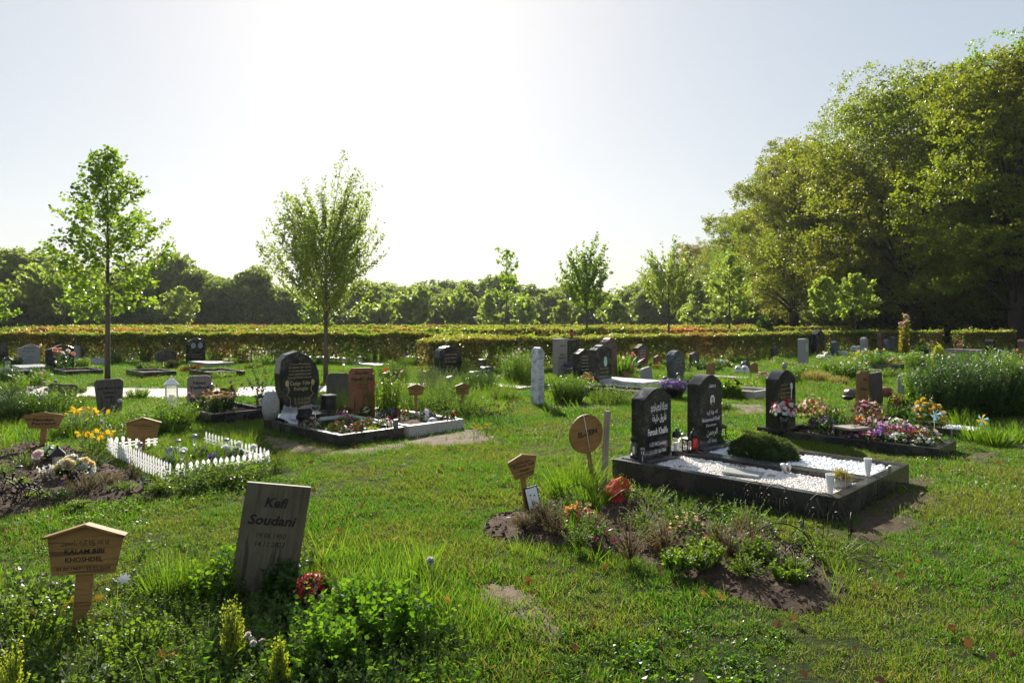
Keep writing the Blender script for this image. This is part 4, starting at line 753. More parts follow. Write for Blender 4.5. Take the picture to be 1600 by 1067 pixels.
x,y,z=L1(.16,1.62,-.05); starflower('silver artificial poinsettia at the foot of the tall black headstone',x,y,z,.17,pt['blue'] if 0 else plain('silver_petal',(.5,.52,.55),.3,.2)); x,y,z=L1(.12,1.4,-.05); starflower('small silver artificial flower below the bigger one',x,y,z,.07,bpy.data.materials['silver_petal'])
x,y,z=L1(.36,1.25,-.05); t=thing('heart_pick','small purple heart on a stick in the tall stone grave','ornament',x,y,R(20),z); q=NM(); q.tube([(0,0,-.02),(0,0,.2)],.004,4); q.build('stick',p_white,t); q=NM(); q.tube([(.055*math.sin(a)**3*1.1,0,.255+.05*(math.cos(a)-.35*math.cos(2*a)-.15*math.cos(3*a))) for a in np.linspace(0,2*PI,22)],.008,5); q.build('heart',pt['lilac'],t)
x,y,z=L1(.58,1.25,-.05); t=thing('book_stone','grey open book stone lying in the tall stone grave','memorial stone',x,y,R(45),z,tilt=(R(-28),0)); q=NM(); q.box((0,.0,.05),(.42,.30,.06),top=.95); q.build('slab',g_grey,t,bev=.01)
pans=[(.2,1.05,['pink','rose'],'pink pansies by the left kerb of the tall stone grave'),(.25,.48,['red','white'],'red and white flowers near the front corner of the black border'),(.62,.9,['magenta','pink'],'magenta flowers right of the book stone'),(.72,.5,['magenta','rose'],'magenta and rose flowers in the front half of the black bordered grave'),(.45,.25,['red','pink'],'mixed red flowers at the front kerb corner'),(.88,.28,['pink','rose'],'light pink flowers by the metal plot lamp'),(.82,1.4,['magenta','dark'],'dark magenta flowers below the black vase')]
for a,b_,c,l in pans: x,y,z=L1(a,b_,-.05); plant('grave_flowers',l,'flower',x,y,.30,.15,'bush',m_dark,170,.04,(FL5,[pt[k] for k in c],24,.024),z=z,stems=0)
for a,b_ in ((.6,.12),(.35,.7),(.9,.75)): x,y,z=L1(a,b_,-.05); plant('primrose_plant','low yellow-green primroses between the flowers of the black bordered grave','flower',x,y,.2,.08,'bush',m_yel,110,.04,(FL5,pt['cream'],5,.02),'primroses of the black bordered grave',z=z,stems=0)
x,y,z=L2(.38,1.75,-.06); slabstone('wooden_marker','reddish rounded wooden board reading Samir Nadir Ali','wooden marker',x-.03,y,.42,.78,.055,'corner',w_red,[('Samir',0,.87,.06,.55,.03),('Nadir Ali',0,.74,.065,.82,.03),('21.07.1994',0,.635,.035,.42,0),('14.12.2023',0,.57,.035,.42,0)],p_ink,z=z,rz=22,part='board')
x,y,z=L2(.60,1.45,-.05); plant('rose_bush','young rose bush with glossy leaves right of the Samir Nadir Ali board','shrub',x,y,.72,.72,'stalk',m_cover,900,.06,(FL5,[pt['pink'],pt['red']],8,.03),z=z,stems=34,lw=1)
for a,b_,c,l,w_ in ((.38,1.05,['purple','purple'],'purple pansies below the rose bush',.34),(.80,.6,['purple','lilac'],'purple pansies in the right half of the pale bordered grave',.30),(.6,1.0,['red','dark'],'red flowers between the two purple pansy clumps',.34),(.9,.22,['dark','red'],'dark red flowers at the right corner of the pale border',.26),(.25,1.5,['white','yellow'],'small white flowers at the foot of the reddish board',.25),(.1,1.85,['salmon','dark'],'brownish pink flowers left of the reddish board',.3)):
    x,y,z=L2(a,b_,-.05); plant('grave_flowers',l,'flower',x,y,w_,.16,'bush',m_dark,190,.04,(FL5,[pt[k] for k in c],26,.024),z=z,stems=0)
x,y,z=L2(.72,.52,-.05); slabstone('name_tag','small white plastic tag stuck in the pale bordered grave','tag',x,y,.07,.17,.012,'corner',p_white,z=z,rz=20,part='plate'); x,y,z=L2(.66,.32,-.04); rock('white half-buried ball in the pale bordered grave',x,y,.09,g_white,z-.03,.6,'stone_ball','ornament')
x,y,z=L1(.98,.12,0); slabstone('plot_plate','small metal plate on the kerb where the black and pale borders meet','metal marker',x,y,.07,.10,.03,'flat',p_steel,z=z,rz=45,part='plate')
# weeds and markers behind the two graves
plant('sapling','bare thin twiggy shrub left of the tall black headstone','shrub',*G(408,640),.9,1.05,'heather',m_grey,260,.05,stems=14)
for px,py,w_,h_,k in ((520,650,1.1,.50,m_long),(600,630,.9,.45,m_long),(655,648,1.1,.46,m_long),(700,640,1.2,.52,m_long),(620,600,1.0,.70,m_cover),(735,650,1.0,.30,m_long),(560,612,1.2,.42,m_long),(680,610,1.2,.55,m_grey),(745,610,1.6,.55,m_cover)):
    plant('tall_weeds','tall green weeds growing behind the pale bordered grave','plant',*G(px,py),w_,h_,'stalk',k,1700,.055,None,'tall weeds behind the pale bordered grave',stems=90,lw=.5)
x,y=G(650,655); woodsign('small wooden house-shaped marker right of the rose bush',x,y,.27,.17,.57,w_tan,[('Mohammed',0,.55,.12,.6,.02),('Ali',0,.32,.12,.2,.02)],rz=18,pw=.05)
x,y=G(723,642); woodsign('small wooden house-shaped marker standing in weeds right of the first small one',x,y,.27,.19,.50,w_tan,[('Hassan',0,.5,.11,.5,.02),('Idris',0,.28,.11,.3,.02)],rz=18,pw=.05)
slabstone('wooden_marker','grey rounded wooden board behind the weeds left of the Samir board','wooden marker',*G(528,625),.48,.56,.05,'corner',w_dark,rz=30,part='board')
slabstone('heart_stone','dark double-lobed headstone half hidden by weeds behind the rose bush','headstone',*G(609,615),.42,.54,.08,'ogee',g_dark,rz=40)
for i in range(16): px=665+i*9+rnd.uniform(-4,4); stalkflower('dark_seed_head','dark red seed heads on thin stems in the meadow right of the graves',px,662+rnd.uniform(-12,14),26,ICO1,pt['dark'],.014,n=5,group='dark seed heads in the meadow',sp=.12)
for i in range(7): stalkflower('orange_flower','small orange flowers at the edge of the meadow',rnd.uniform(735,830),rnd.uniform(640,662),12,FL5,pt['orange'],.022,n=4,group='orange flowers at the meadow edge',sp=.15)
for i in range(3): stalkflower('buttercup','yellow buttercups right of the pale bordered grave',742+i*8,690-i*4,20,FL5,pt['yellow'],.022,n=5,group='buttercups by the pale border',sp=.08)
# ------------------------------------------------------------------ FAROUK KHALIFE DOUBLE GRAVE
def Gz(px,py,z): d=F*(EYE-z)/(py-HZ); return ((px-800)/F*d,d,z)
ta,A1=grave(1310,778,2.28,.955,.21,[g_kerb],'dark granite border of the gravel grave with the Farouk Khalife stone',.09,m_bare)
c0=grave_rects[-1][1]; 
d2=c0+W_*.006; tb_,A2=grave(800+d2[0]/d2[1]*F,HZ+1.44*F/d2[1],2.28,.955,.21,[g_kerb],'dark granite border of the white pebble grave with the oval portrait stone',.09,m_bare)
def portrait(cx,cz,rx,rz_):
    def f(r,w,h,t):
        o=oval(r,cx*w,cz*h,rx,rz_,-t/2); y=-t/2-.009
        for nm,a,b_,dz,m in (('portrait_hair',.62,.42,.22,p_black),('portrait_face',.46,.42,.08,plain('portrait_skin',(.42,.26,.18))),('portrait_coat',.72,.34,-.6,p_black)):
            q=NM(); q.prism([(cx*w+rx*a*math.cos(k),cz*h+rz_*dz+rz_*b_*math.sin(k)) for k in np.linspace(0,2*PI,14)[:-1]],.002,y-(.004 if 'face' in nm else .0)); q.build(nm,m,r)
    return f
bis='بسم الله الرحمن الرحيم'
x,y,z=A1(.49,2.0,0)
slabstone('headstone','dark arched headstone with white lettering Farouk Khalife on the gravel grave','headstone',x-.10,y,.51,.76,.16,'shoulder',g_black,
 [(bis,.05,.73,.07,.62,.012),(bis,.05,.69,.05,.6,.012),('فاروق خليفة',.05,.545,.10,.52,.012),('Farouk Khalife',.0,.36,.095,.74,.018),('11.07.1942 Damaskus',.0,.205,.055,.60,.01),('11.11.2021 Bad Vilbel',.0,.10,.055,.60,.01)],p_inkw,z=z-.03,rz=45,plinth=.04)
x,y,z=A2(.49,2.0,0)
slabstone('headstone','dark arched headstone with an oval portrait and script lettering, right of the Khalife stone','headstone',x-.02,y,.51,.85,.16,'shoulder',g_black,
 [('محمد',.05,.83,.07,.3,.01),('لله وإنا إليه',.05,.47,.05,.5,.01),('Mohammad Khalil',.0,.37,.055,.8,.008),('Damman',0,.30,.04,.45,.0),('الرحمن',.05,.185,.08,.5,.01),('رحمه الله',.05,.08,.06,.4,.01)],p_inkw,z=z-.03,rz=45,plinth=.04,extra=portrait(.05,.65,.045,.062),shear=.2)
def pebbles(name,label,A,x0,x1,y0,y1,n,s0,s1,mats,zz):
    pr=[]
    for i in range(5):
        q=NM(); T=lump(ICO1,i+3,.22); q.add(T[0]*[1,.8,.62],T[1],0,True); pr.append(q.mesh('pebble',mats[i%len(mats)]))
    a=x0+rs.rand(n)*(x1-x0); b_=y0+rs.rand(n)*(y1-y0); P=np.array([A(i,j,zz+rs.rand()*s0*1.2) for i,j in zip(a,b_)]); return gn_scatter(name,label,pr,P,rs.rand(n)*6.28,s0+(s1-s0)*rs.rand(n)**2,.5)
pb=[plain('pebble_white',(.82,.80,.77),.6,0,.15),plain('pebble_rose',(.72,.63,.57),.6,0,.2),plain('pebble_grey',(.66,.65,.64),.6,0,.2)]
pbb=[plain('marble_pebble',(.86,.86,.87),.45,0,.06)]
GRAV=lambda:(pebbles('gravel','small rose-white gravel covering the Khalife grave',A1,.10,.84,.10,2.05,9000,.008,.017,pb,-.052),
  pebbles('white_pebbles','white marble pebbles filling the front of the oval portrait grave',A2,.10,.84,.10,.98,1500,.016,.032,pbb,-.052),
  pebbles('white_gravel','bluish white gravel at the foot of the oval portrait stone',A2,.10,.84,.9,2.0,3500,.009,.02,pbb,-.052),
  pebbles('white_pebbles','white pebbles in the small border grave at the right',A5,.10,.55,.10,.5,260,.016,.03,pbb,-.03))
x,y,z=Gz(992,716,.21); lantern('clear glass grave lamp with a black cap left of the Khalife stone',x,y,1.0,None,z)
x,y,z=Gz(1057,711,.21); lantern('clear glass grave lamp with a black cap right of the Khalife stone',x,y,1.05,None,z)
x,y,z=Gz(1004,722,.21); solar('thin solar light in front of the left glass lamp',x,y,.17,.02,z-.02)
x,y,z=Gz(1068,702,.21); solar('thin white-topped solar light between the two arched stones',x,y,.20,.025,z-.02)
x,y,z=Gz(1074,706,.21); boxlantern('small black lantern left of the red grave lamp',x,y,.085,.19,z)
x,y,z=Gz(1084,709,.18); lantern('red glass grave lamp with a black cap between the two arched stones',x,y,1.0,p_red,z)
x,y,z=Gz(1126,690,.21); boxlantern('black candle lantern right of the oval portrait stone',x,y,.10,.24,z)
x,y,z=A2(.45,1.28,-.06)
t=thing('cushion_shrub','dense grey-green cushion shrub in the middle of the oval portrait grave','shrub',x,y,R(45),z); q=NM(); n=17000; D=rdir(n); D[:,2]=np.abs(D[:,2]); lum=.86+.10*fbm(D[:,0]*3,D[:,1]*3,1,3)+.06*fbm(D[:,0]*8,D[:,1]*8,1,5)
P=D*lum[:,None]*(.90+.12*rs.rand(n))[:,None]*np.array([.33,.40,.30]); q.scat(LEAF,P,frames(D+rdir(n)*.45),(.012+.016*rs.rand(n))[:,None]*np.array([.7,1,1.2])); q.build('foliage',m_thyme,t)
q=NM(); T=ICO2[0].copy(); T[:,2]=np.maximum(T[:,2],0); q.add(T*np.array([.27,.33,.24]),ICO2[1],0,True); q.build('twigs',m_dark,t)
x,y,z=A2(.62,1.98,-.02); plant('ivy_clump','bright green ivy trailing over the far kerb behind the cushion shrub','plant',x+.25,y+.12,.42,.13,'bush',m_clover,260,.04,z=z,stems=0); x,y,z=A2(.85,1.35,-.02); plant('ivy_clump','bright green ivy hanging over the kerb right of the first ivy','plant',x,y,.34,.10,'bush',m_clover,180,.04,z=z,stems=0)
x,y,z=A1(.45,1.05,-.035); t=thing('grey_plaque','flat grey slate plaque lying on the gravel','memorial stone',x,y,R(60),z,tilt=(R(2),R(3))); q=NM(); q.box((0,0,.01),(.30,.34,.02)); q.build('slab',g_grey,t,bev=.003)
for px,py,r,l in ((1182,742,.04,'small brown stone left on the gravel'),(1206,745,.055,'flat pale stone on the gravel beside the brown one'),(1344,746,.035,'small white stone next to the white paper cone')): x,y,z=Gz(px,py,.16); rock(l,x,y,r,g_beige,z-.01,.4)
x,y,z=Gz(1231,742,.16); t=thing('heart_ornament','white heart-shaped ornament with a brown bird on the gravel','ornament',x,y,R(25),z,tilt=(R(-15),R(10))); q=NM(); q.prism([(.055*math.sin(a)**3*1.1,.07+.055*(math.cos(a)-.35*math.cos(2*a)-.12*math.cos(3*a))) for a in np.linspace(0,2*PI,22)[:-1]],.03); q.build('heart',g_white,t,bev=.004); q=NM(); q.add(ICO1[0]*[.018,.006,.026]+[0.005,-.004,.055],ICO1[1],0,True); q.build('bird',w_red,t)
def cone(label,x,y,z,h,r): t=thing('paper_cone',label,'paper cone',x,y,.5,z,tilt=(R(3),R(-4))); NM().lathe([(.001,0),(r*.5,0),(r*.9,h),(r*.8,h),(r*.4,.01),(.001,.01)],n=14,sm=False).build('cone',p_white,t); q=NM(); q.tube([(0,0,-.04),(0,0,.01)],.008,5); q.build('peg',p_steel,t)
cone('white paper cone near the front corner of the gravel grave',*Gz(1297,771,.18),.17,.042); cone('white paper cone on the kerb between the two granite borders',*Gz(1356,742,.20),.16,.04)
x,y,z=Gz(1314,764,.16); t=thing('flower_pot','round grey pot with a tuft of dry straw-like plant on the gravel','flower pot',x,y,0,z); NM().lathe([(.001,0),(.05,0),(.085,.035),(.088,.06),(.065,.095),(.001,.09)],n=18).build('pot',g_grey,t); q=NM(); n=420; D=rdir(n,.25); q.scat(BLADE,D*[.03,.03,.02]+[0,0,.10],frames(D),np.stack([np.full(n,.005),np.full(n,.05),np.full(n,.08)],1)); q.build('straw',m_dry,t)
x,y,z=Gz(1322,768,.18); t=thing('wooden_stick','thin wooden stick beside the straw pot','stick',x,y,0,z); q=NM(); q.box((0,0,.07),(.008,.008,.17)); q.build('stick',w_tan,t)
x,y,z=Gz(1390,738,.21); slabstone('plot_plate','small steel plate on the kerb at the right end of the pebble grave','metal marker',x,y,.05,.06,.02,'flat',p_steel,z=z,part='plate')
x,y=G(1355,830); 
# ------------------------------------------------------------------ PLANTED BED IN FRONT
x,y=G(831,800); woodsign('light wooden marker reading Mohammad Yusufi Yousif, at the left end of the planted bed',x-.03,y+.06,.30,.205,.49,w_tan,[('إنا لله',0,.68,.08,.5,.004),('Mohammad Yusufi',0,.47,.12,.72,.02),('Yousif',0,.27,.12,.32,.02),('04.03.2001 - 04.03.2024',0,.09,.06,.7,0)],rz=33,tilt=(R(-2),R(-7)),pw=.045,roof=False,taper=.62)
x,y=G(836,797); t=thing('framed_picture','small white picture in a black frame leaning at the Yousif marker','picture frame',x,y,R(28),tilt=(R(-12),R(-8))); q=NM(); q.box((0,0,.10),(.135,.010,.20)); q.build('frame',p_black,t); q=NM(); q.box((0,-.0065,.10),(.112,.003,.175)); q.build('sheet',p_white,t); q=NM(); q.scat(LEAF,np.array([[.0,-.009,.03],[-.02,-.009,.02]]),frames(np.array([[0,0,1.],[0.05,0,1]]),np.array([0.,0.])),.06); q.scat(FL5,np.array([[-.02,-.010,.13],[.02,-.010,.12]]),frames(np.array([[0,-1.,0],[0,-1.,0]])),.008); q.build('drawing',m_dark,t)
x,y=G(938,772); t=thing('round_wooden_sign','round wooden disc sign reading EL-ZEIN on a slim post','wooden marker',x-.06,y,R(30),None,None,(0,R(-9))); q=NM(); q.prism([(.192*math.cos(a),.60+.185*math.sin(a)) for a in np.linspace(0,2*PI,33)[:-1]],.026,-.013); q.build('disc',w_tan,t,bev=.003); q=NM(); q.box((.02,.028,.25),(.035,.02,.68)); q.build('post',w_tanv,t); lettering(t,[('EL-ZEIN',.01,.585,.05,.22,.03)],p_ink,-.013); q=NM(); q.tube([(-.012,-.017,.79),(.0,-.018,.6),(.005,-.017,.45)],.0035,4); q.build('string',p_white,t)
x,y=G(944,768); t=thing('wooden_stake','tall weathered grey stake behind the round wooden sign','stake',x,y+.05,R(30),None,None,(0,R(3.5))); q=NM(); q.box((0,0,.36),(.05,.035,.84)); q.build('stake',w_old,t)
x,y=G(952,785); t=thing('red_cloth_bag','crumpled red cloth bundle at the foot of the round sign','cloth bag',x+.02,y-.06,.3); q=NM(); T=lump(ico(3),5,.35); V=T[0]*[.125,.10,.11]; V[:,2]+=.10; V[:,2]*=1+.5*np.clip(V[:,0]*8,-.5,1); V+=.006*np.sin(V[:,[1,2,0]]*90); q.add(V,T[1],0,True); q.build('bundle',p_cloth,t)
for i,(px,py,w_,h_,rz,l) in enumerate([(902,800,.32,.24,30,'wire arch behind the salmon flowers left in the bed'),(985,808,.32,.22,20,'wire arch in the shade right of the red bundle'),(1105,842,.34,.20,20,'wire arch behind the right salmon flowers'),(1180,797,.26,.25,-45,'first wire arch from the left in front of the granite border'),(1216,810,.30,.28,-45,'second wire arch in front of the granite border'),(1290,843,.34,.34,-45,'wire arch at the front corner of the granite border'),(1222,878,.42,.26,-20,'big wire arch at the right end of the planted bed'),(1330,838,.20,.17,60,'single wire arch leaning right of the granite corner'),(1240,880,.24,.12,35,'small wire arch inside the big one')]): x,y=G(px,py); wirearch(l,x,y,w_,h_,rz)
tagplate('thin steel plot marker near the front corner of the granite border',*G(1256,838),.035,.12,30,(R(-5),R(-14))); tagplate('thin steel plot marker standing in the soil at the right of the bed',*G(1213,905),.035,.155,30,(0,R(6)))
PL=[('salmon_flowers','salmon coloured flower heads left in the planted bed',905,832,.24,.15,'bush',m_dark,200,.04,(FL5,[pt['salmon'],pt['orange']],80,.016),0),
('salmon_flowers','salmon coloured flower heads right in the planted bed',1075,858,.24,.17,'bush',m_dark,200,.04,(FL5,[pt['salmon'],pt['cream']],80,.017),0),
('magenta_flowers','bright magenta primula flowers in front of the heather',942,862,.18,.12,'bush',m_dark,110,.03,(FL5,pt['magenta'],12,.02),0),
('heather_bush','brown heather in front of the framed picture','',850,832,.34,.18,'heather',m_heath,1800,.010,None,90),
('heather_bush','reddish dry heather between the salmon flowers and the arches','',940,845,.28,.13,'heather',m_heath,1300,.010,None,60),
('heather_bush','tall spiky pale heather in the middle of the bed','',984,888,.42,.27,'heather',m_heath,1500,.011,None,36),
('heather_bush','small grey-white dry cushion right of the spiky heather','',1087,880,.17,.10,'heather',m_grey,900,.008,None,90),
('heather_bush','dark low heather right of the grey-white cushion','',1140,885,.34,.20,'heather',m_heath,1300,.010,None,60),
('small_conifer','small green conifer-like sprigs below the grey-white cushion','',1092,905,.20,.10,'heather',m_cover,900,.012,None,60),
('small_conifer','bright green feathery conifer right of the red bundle','',976,788,.16,.20,'heather',m_yel,700,.014,None,50),
('small_conifer','small round green shrub left of the spiky heather','',905,868,.22,.12,'heather',m_cover,900,.012,None,70),
('small_conifer','round green shrub between the two salmon flowers','',1015,862,.20,.12,'heather',m_cover,900,.012,None,70),
('lily_leaves','bright fresh lily leaves in front of the left salmon flowers','',895,842,.16,.15,'tuft',m_clover,14,.018,None,0),
('lily_leaves','short bright leaves right of the left salmon flowers','',934,820,.14,.13,'tuft',m_clover,9,.016,None,0),
('leafy_weeds','leafy weeds along the shaded side of the granite border','',1005,790,.50,.16,'stalk',m_cover,800,.03,None,50),
('leafy_weeds','leafy weeds in front of the second wire arch','',1060,812,.52,.15,'stalk',m_cover,800,.03,None,50),
('leafy_weeds','bright trailing weeds in front of the granite corner','',1165,828,.60,.15,'stalk',m_clover,700,.03,None,50),
('leafy_weeds','weeds right of the steel marker at the granite corner','',1290,872,.45,.14,'stalk',m_cover,500,.028,None,40),
('grass_clump','long grass clump behind the round wooden sign','',898,775,.55,.34,'tuft',m_long,420,.006,None,0),
('grass_clump','long grass clump left of the red bundle','',925,795,.36,.24,'tuft',m_long,220,.006,None,0)]
for (nm,l,*r) in PL:
    if r[0]=='': r=r[1:]
    px,py,w_,h_,kd,mt,n,ls,f,st=r; k_=.8 if 'weeds' in nm else 1.3; w_*=1.25; h_*=k_*.95; x,y=G(px,py); plant(nm,l,'flower' if f else 'grass' if 'clump' in nm else 'shrub',x,y,w_,h_,kd,mt,n,ls,f,z=gz(x,y)+.04,stems=st or (0 if kd!='heather' else 50),lw=.5,lean=.6)
rock('pale rounded stone at the left end of the planted bed',*G(797,818),.045,g_beige); rock('white rounded stone right of the first one at the bed end',*G(813,817),.04,g_white); rock('dark flat pebble left of the salmon flowers',*G(886,812),.05,g_dark)
# ------------------------------------------------------------------ RIGHT: FLOWER-FILLED GRAVE
tc,A4=grave(1467,701,2.1,.82,.14,[g_kerb],'low dark grave border filled with pink and purple flowers at the right',.08,m_soil)
x,y,z=A4(.42,1.9,0); 
def oval4(r,w,h,t): oval(r,.25*w,.72*h,.03,.05,-t/2,'medallion'); q=NM(); q.tube([(.25*w,-t/2-.005,.66*h),(.22*w,-t/2-.005,.45*h),(.24*w,-t/2-.005,.3*h)],.006,4); q.build('engraved_stem',p_inkw,r)
slabstone('headstone','dark brownish arched headstone with a small oval medallion behind the pink bouquet','headstone',x-.19,y,.60,.84,.17,'shoulder',g_black,scribble(6,3),p_gold,z=z-.02,extra=oval4,plinth=.05)
x,y,z=A4(.55,1.9,.84); rock('small brown stone bird on top of the brownish arched headstone',x-.19,y,.05,g_beige,z,1,'stone_bird','ornament')
x,y,z=A4(.02,1.75,0); vase('tall black vase with white and pink chrysanthemums and red roses',x-.12,y,.24,.06,g_black,z,[(FL8,[pt['rose'],pt['white'],pt['pink']],110,.026),(ROSE,[pt['red']],7,.035)],.19,.19)
x,y,z=A4(.70,1.65,0); vase('dark vase with red carnations and dry grasses right of the brownish headstone',x-.1,y,.14,.05,p_black,z,[(FL8,[pt['red'],pt['pink']],34,.024),(FL5,[pt['cream'],pt['salmon']],50,.018)],.24,.34,m_heath)
x,y,z=A4(.35,1.45,-.05); plant('lilac_flowers','lilac flowers in the shade below the pink bouquet','flower',x,y,.5,.26,'bush',m_dark,420,.04,(FL5,[pt['lilac'],pt['purple']],60,.024),z=z,stems=0)
x,y,z=A4(.65,1.45,-.05); plant('dark_shrub','dark purplish leafy shrub right of the lilac flowers','shrub',x,y,.45,.34,'bush',m_dark,600,.04,(FL5,pt['dark'],20,.022),z=z,stems=6)
x,y,z=A4(.3,1.02,-.05); t=thing('glass_box_lantern','small glass candle holder near the middle of the flower grave','lantern',x,y,.3,z); NM().box((0,0,.03),(.14,.10,.06)).build('base',p_glass,t); q=NM(); [q.box((-.05+i*.033,.0,.12),(.012,.08,.12)) for i in range(4)]; q.build('slats',g_grey,t)
cols=[(['pink','magenta'],.12,.80),(['lilac','purple'],.22,.72),(['white','white'],.20,.50),(['magenta','red'],.40,.62),(['pink','lilac'],.50,.78),(['rose','pink'],.62,.95),(['lilac','rose'],.60,.55),(['magenta','dark'],.35,.42),(['lilac','cream'],.48,.22),(['white','white'],.20,.22),(['red','orange'],.65,1.1),(['magenta','lilac'],.16,1.0),(['pink','white'],.72,.7),(['magenta','red'],.33,.3),(['pink','rose'],.55,.40)]
nmz=['pink and magenta pansies at the left end of the mixed flower bed','purple lilac pansies next to the kerb of the flower grave','white pansies in the middle of the kerb side','dark magenta pansies behind the white ones','pink lilac flowers at the back of the flower grave','rose pink flowers farthest back in the flower grave','lilac rose flowers right of the middle of the flower grave','deep wine red pansies in the middle of the flower grave','lilac cream pansies at the right end of the flower grave','white pansies at the right front of the flower grave','few red flowers at the back left of the flower grave','magenta lilac pansies beside the glass candle holder','pink white blossoms at the far kerb of the flower grave','magenta red pansies between the two white clumps','pink rose blossoms above the right white pansies']
for (c,a,b_),l in zip(cols,nmz): x,y,z=A4(a,b_,-.05); plant('pansies',l,'flower',x,y,.32,.12+.22*a,'bush',m_dark,240,.035,(FL5,[pt[k] for k in c],46,.024),z=z,stems=0)
x,y,z=A4(.52,1.15,-.05); plant('dry_plant','dry pinkish plant in the middle of the flower grave','plant',x,y,.4,.34,'heather',m_heath,700,.02,z=z,stems=40)
x,y,z=Gz(1456,690,.15); t=thing('glass_jar','white candle jar with a dark lid at the back of the pansies','candle jar',x+.05,y+.3,0,z-.03); NM().lathe([(.001,0),(.042,0),(.042,.09),(.001,.09)]).build('jar',p_white,t); NM().lathe([(.001,.091),(.044,.091),(.044,.105),(.001,.105)]).build('lid',p_iron,t)
x,y,z=Gz(1487,690,.2); slabstone('plot_plate','thin steel plate standing on the right corner of the flower grave border','metal marker',x,y,.03,.14,.012,'flat',p_steel,z=z,part='plate')
x,y,z=Gz(1330,650,.4); t=thing('stone_bench_slab','pale flat stone slab resting on thin iron legs behind the flower grave','bench',x,y,R(20),0); q=NM(); q.box((0,0,.25),(.34,.30,.03)); q.build('seat',g_beige,t,bev=.004)
for i in (-1,1):
    for j in (-1,1): q=NM(); q.box((i*.14,j*.12,.115),(.02,.02,.24)); q.build('leg',p_iron,t)
td,A5=grave(1532,675,1.6,.62,.12,[g_kerb],'small grave border with white pebbles right of the flower grave',.07,m_soil)
x,y,z=A5(.3,.75,-.02); plant('chrysanthemums','big bunch of yellow chrysanthemums with fading heads right of the flower grave','flower',x,y,.62,.36,'bush',m_dark,500,.04,[(ROSE,[pt['yellow'],pt['cream']],40,.036,.85),(FL8,[pt['dark'],pt['rose'],pt['white']],40,.028,.8)],z=z,stems=6)
def windmill(label,px,py,h,c1,c2,rz):
    x,y=G(px,py); t=thing('toy_windmill',label,'toy windmill',x,y,R(rz)); q=NM(); q.tube([(0,.012,-.05),(0,.012,h)],.004,5); q.build('stick',p_white,t)
    for i in range(6):
        a=i*PI/3; q=NM(); q.add([(0,0,h),(.085*math.cos(a),-.01,h+.085*math.sin(a)),(.075*math.cos(a+.55),-.035,h+.075*math.sin(a+.55)),(.03*math.cos(a+.7),-.02,h+.03*math.sin(a+.7))],[(0,1,2,3)]); q.build('sail',(c1,c2)[i%2],t)
windmill('toy windmill with silver and blue sails left of the yellow chrysanthemums',1461,690,.36,pt['blue'],p_white,10); windmill('toy windmill with blue and orange sails right of the yellow chrysanthemums',1534,685,.28,pt['blue'],pt['yellow'],-5)
plant('pink_bouquet','fading pink and mauve bouquet below the tall wooden board','flower',*G(1357,668),.52,.42,'bush',m_brownl,460,.04,(FL8,[pt['pink'],pt['rose'],pt['dark']],90,.028),stems=6)
x,y=G(1346,668); slabstone('photo_stand','small black framed photo in front of the mauve bouquet','picture frame',x,y-.2,.07,.22,.015,'arch',p_black,rz=15,part='frame')
plant('pink_roses','salmon-brown faded flowers right of the tall grey plank','flower',*G(1402,645),.42,.36,'bush',m_brownl,360,.05,(FL8,[pt['salmon'],pt['cream']],30,.03),stems=6)
slabstone('wooden_marker','tall tan wooden board with burnt name and a square hole, behind the mauve bouquet','wooden marker',*G(1346,645),.30,.80,.06,'slope',w_tanv,[('Omer',.1,.78,.07,.4,.03),('Cetinkaya',0,.57,.06,.7,.02)],p_ink,rz=30,part='board',tilt=(0,R(3)))
slabstone('wooden_marker','dark weathered wooden plank right of the tall tan board','wooden marker',*G(1370,643),.34,.76,.05,'flat',w_dark,rz=30,part='board',tilt=(0,R(-4)))
rock('brown rounded stump-like stone left of the tall tan board',*G(1330,622),.15,g_brown,None,1.0); rock('brown rounded wooden lump right of the dark plank',*G(1382,620),.16,w_red,None,.9)
x,y=G(1325,655); t=thing('solar_light','round dark solar light with a wide rim on a thin stick','solar light',x,y,0); q=NM(); q.tube([(0,0,-.05),(0,0,.33)],.005,5); q.build('stake',p_steel,t); q=NM(); q.lathe([(.001,.33),(.06,.34),(.09,.38),(.085,.40),(.001,.41)]); q.build('lamp',p_black,t)
slabstone('headstone','small round-topped grey stone standing alone on the lawn right of the planks','headstone',*G(1409,616),.28,.46,.10,'round',g_grey,rz=45)
for i,(px,py,w_,h_) in enumerate([(1480,655,1.15,1.02),(1535,650,1.35,1.02),(1585,648,1.4,1.12),(1510,625,1.3,.98),(1570,620,1.5,1.05),(1450,640,.9,.78)]): plant('sweet_rocket','tall dense leafy flowering plants forming a green thicket at the right edge','shrub',*G(px,py),w_,h_*.95,'stalk',(m_dark,m_dark,m_long)[i%3],6500,.105,(FL5,[pt['white'],pt['lilac'],pt['rose']],12,.022),'tall leafy plants at the right edge',stems=150,lw=.5)
for i,(px,py) in enumerate([(1530,690),(1560,695),(1590,690),(1500,668)]): plant('lily_clump','arching long-leaved clump at the foot of the thicket','plant',*G(px,py),.6,.34,'tuft',m_long,240,.010,None,'long-leaved clumps at the right edge',stems=0,lean=.9)
stalkflower('orange_lily','orange lilies at the right edge of the thicket',1592,640,88,TULIP,pt['orange'],.04,n=7,sp=.15); plant('low_shrub','dark low shrub behind the yellow chrysanthemums','shrub',*G(1430,650),.9,.34,'bush',m_dark,900,.05,stems=6); plant('grass_clump','bright green grassy clump right of the fading salmon flowers','grass',*G(1440,625),.8,.34,'tuft',m_long,360,.009,stems=0)
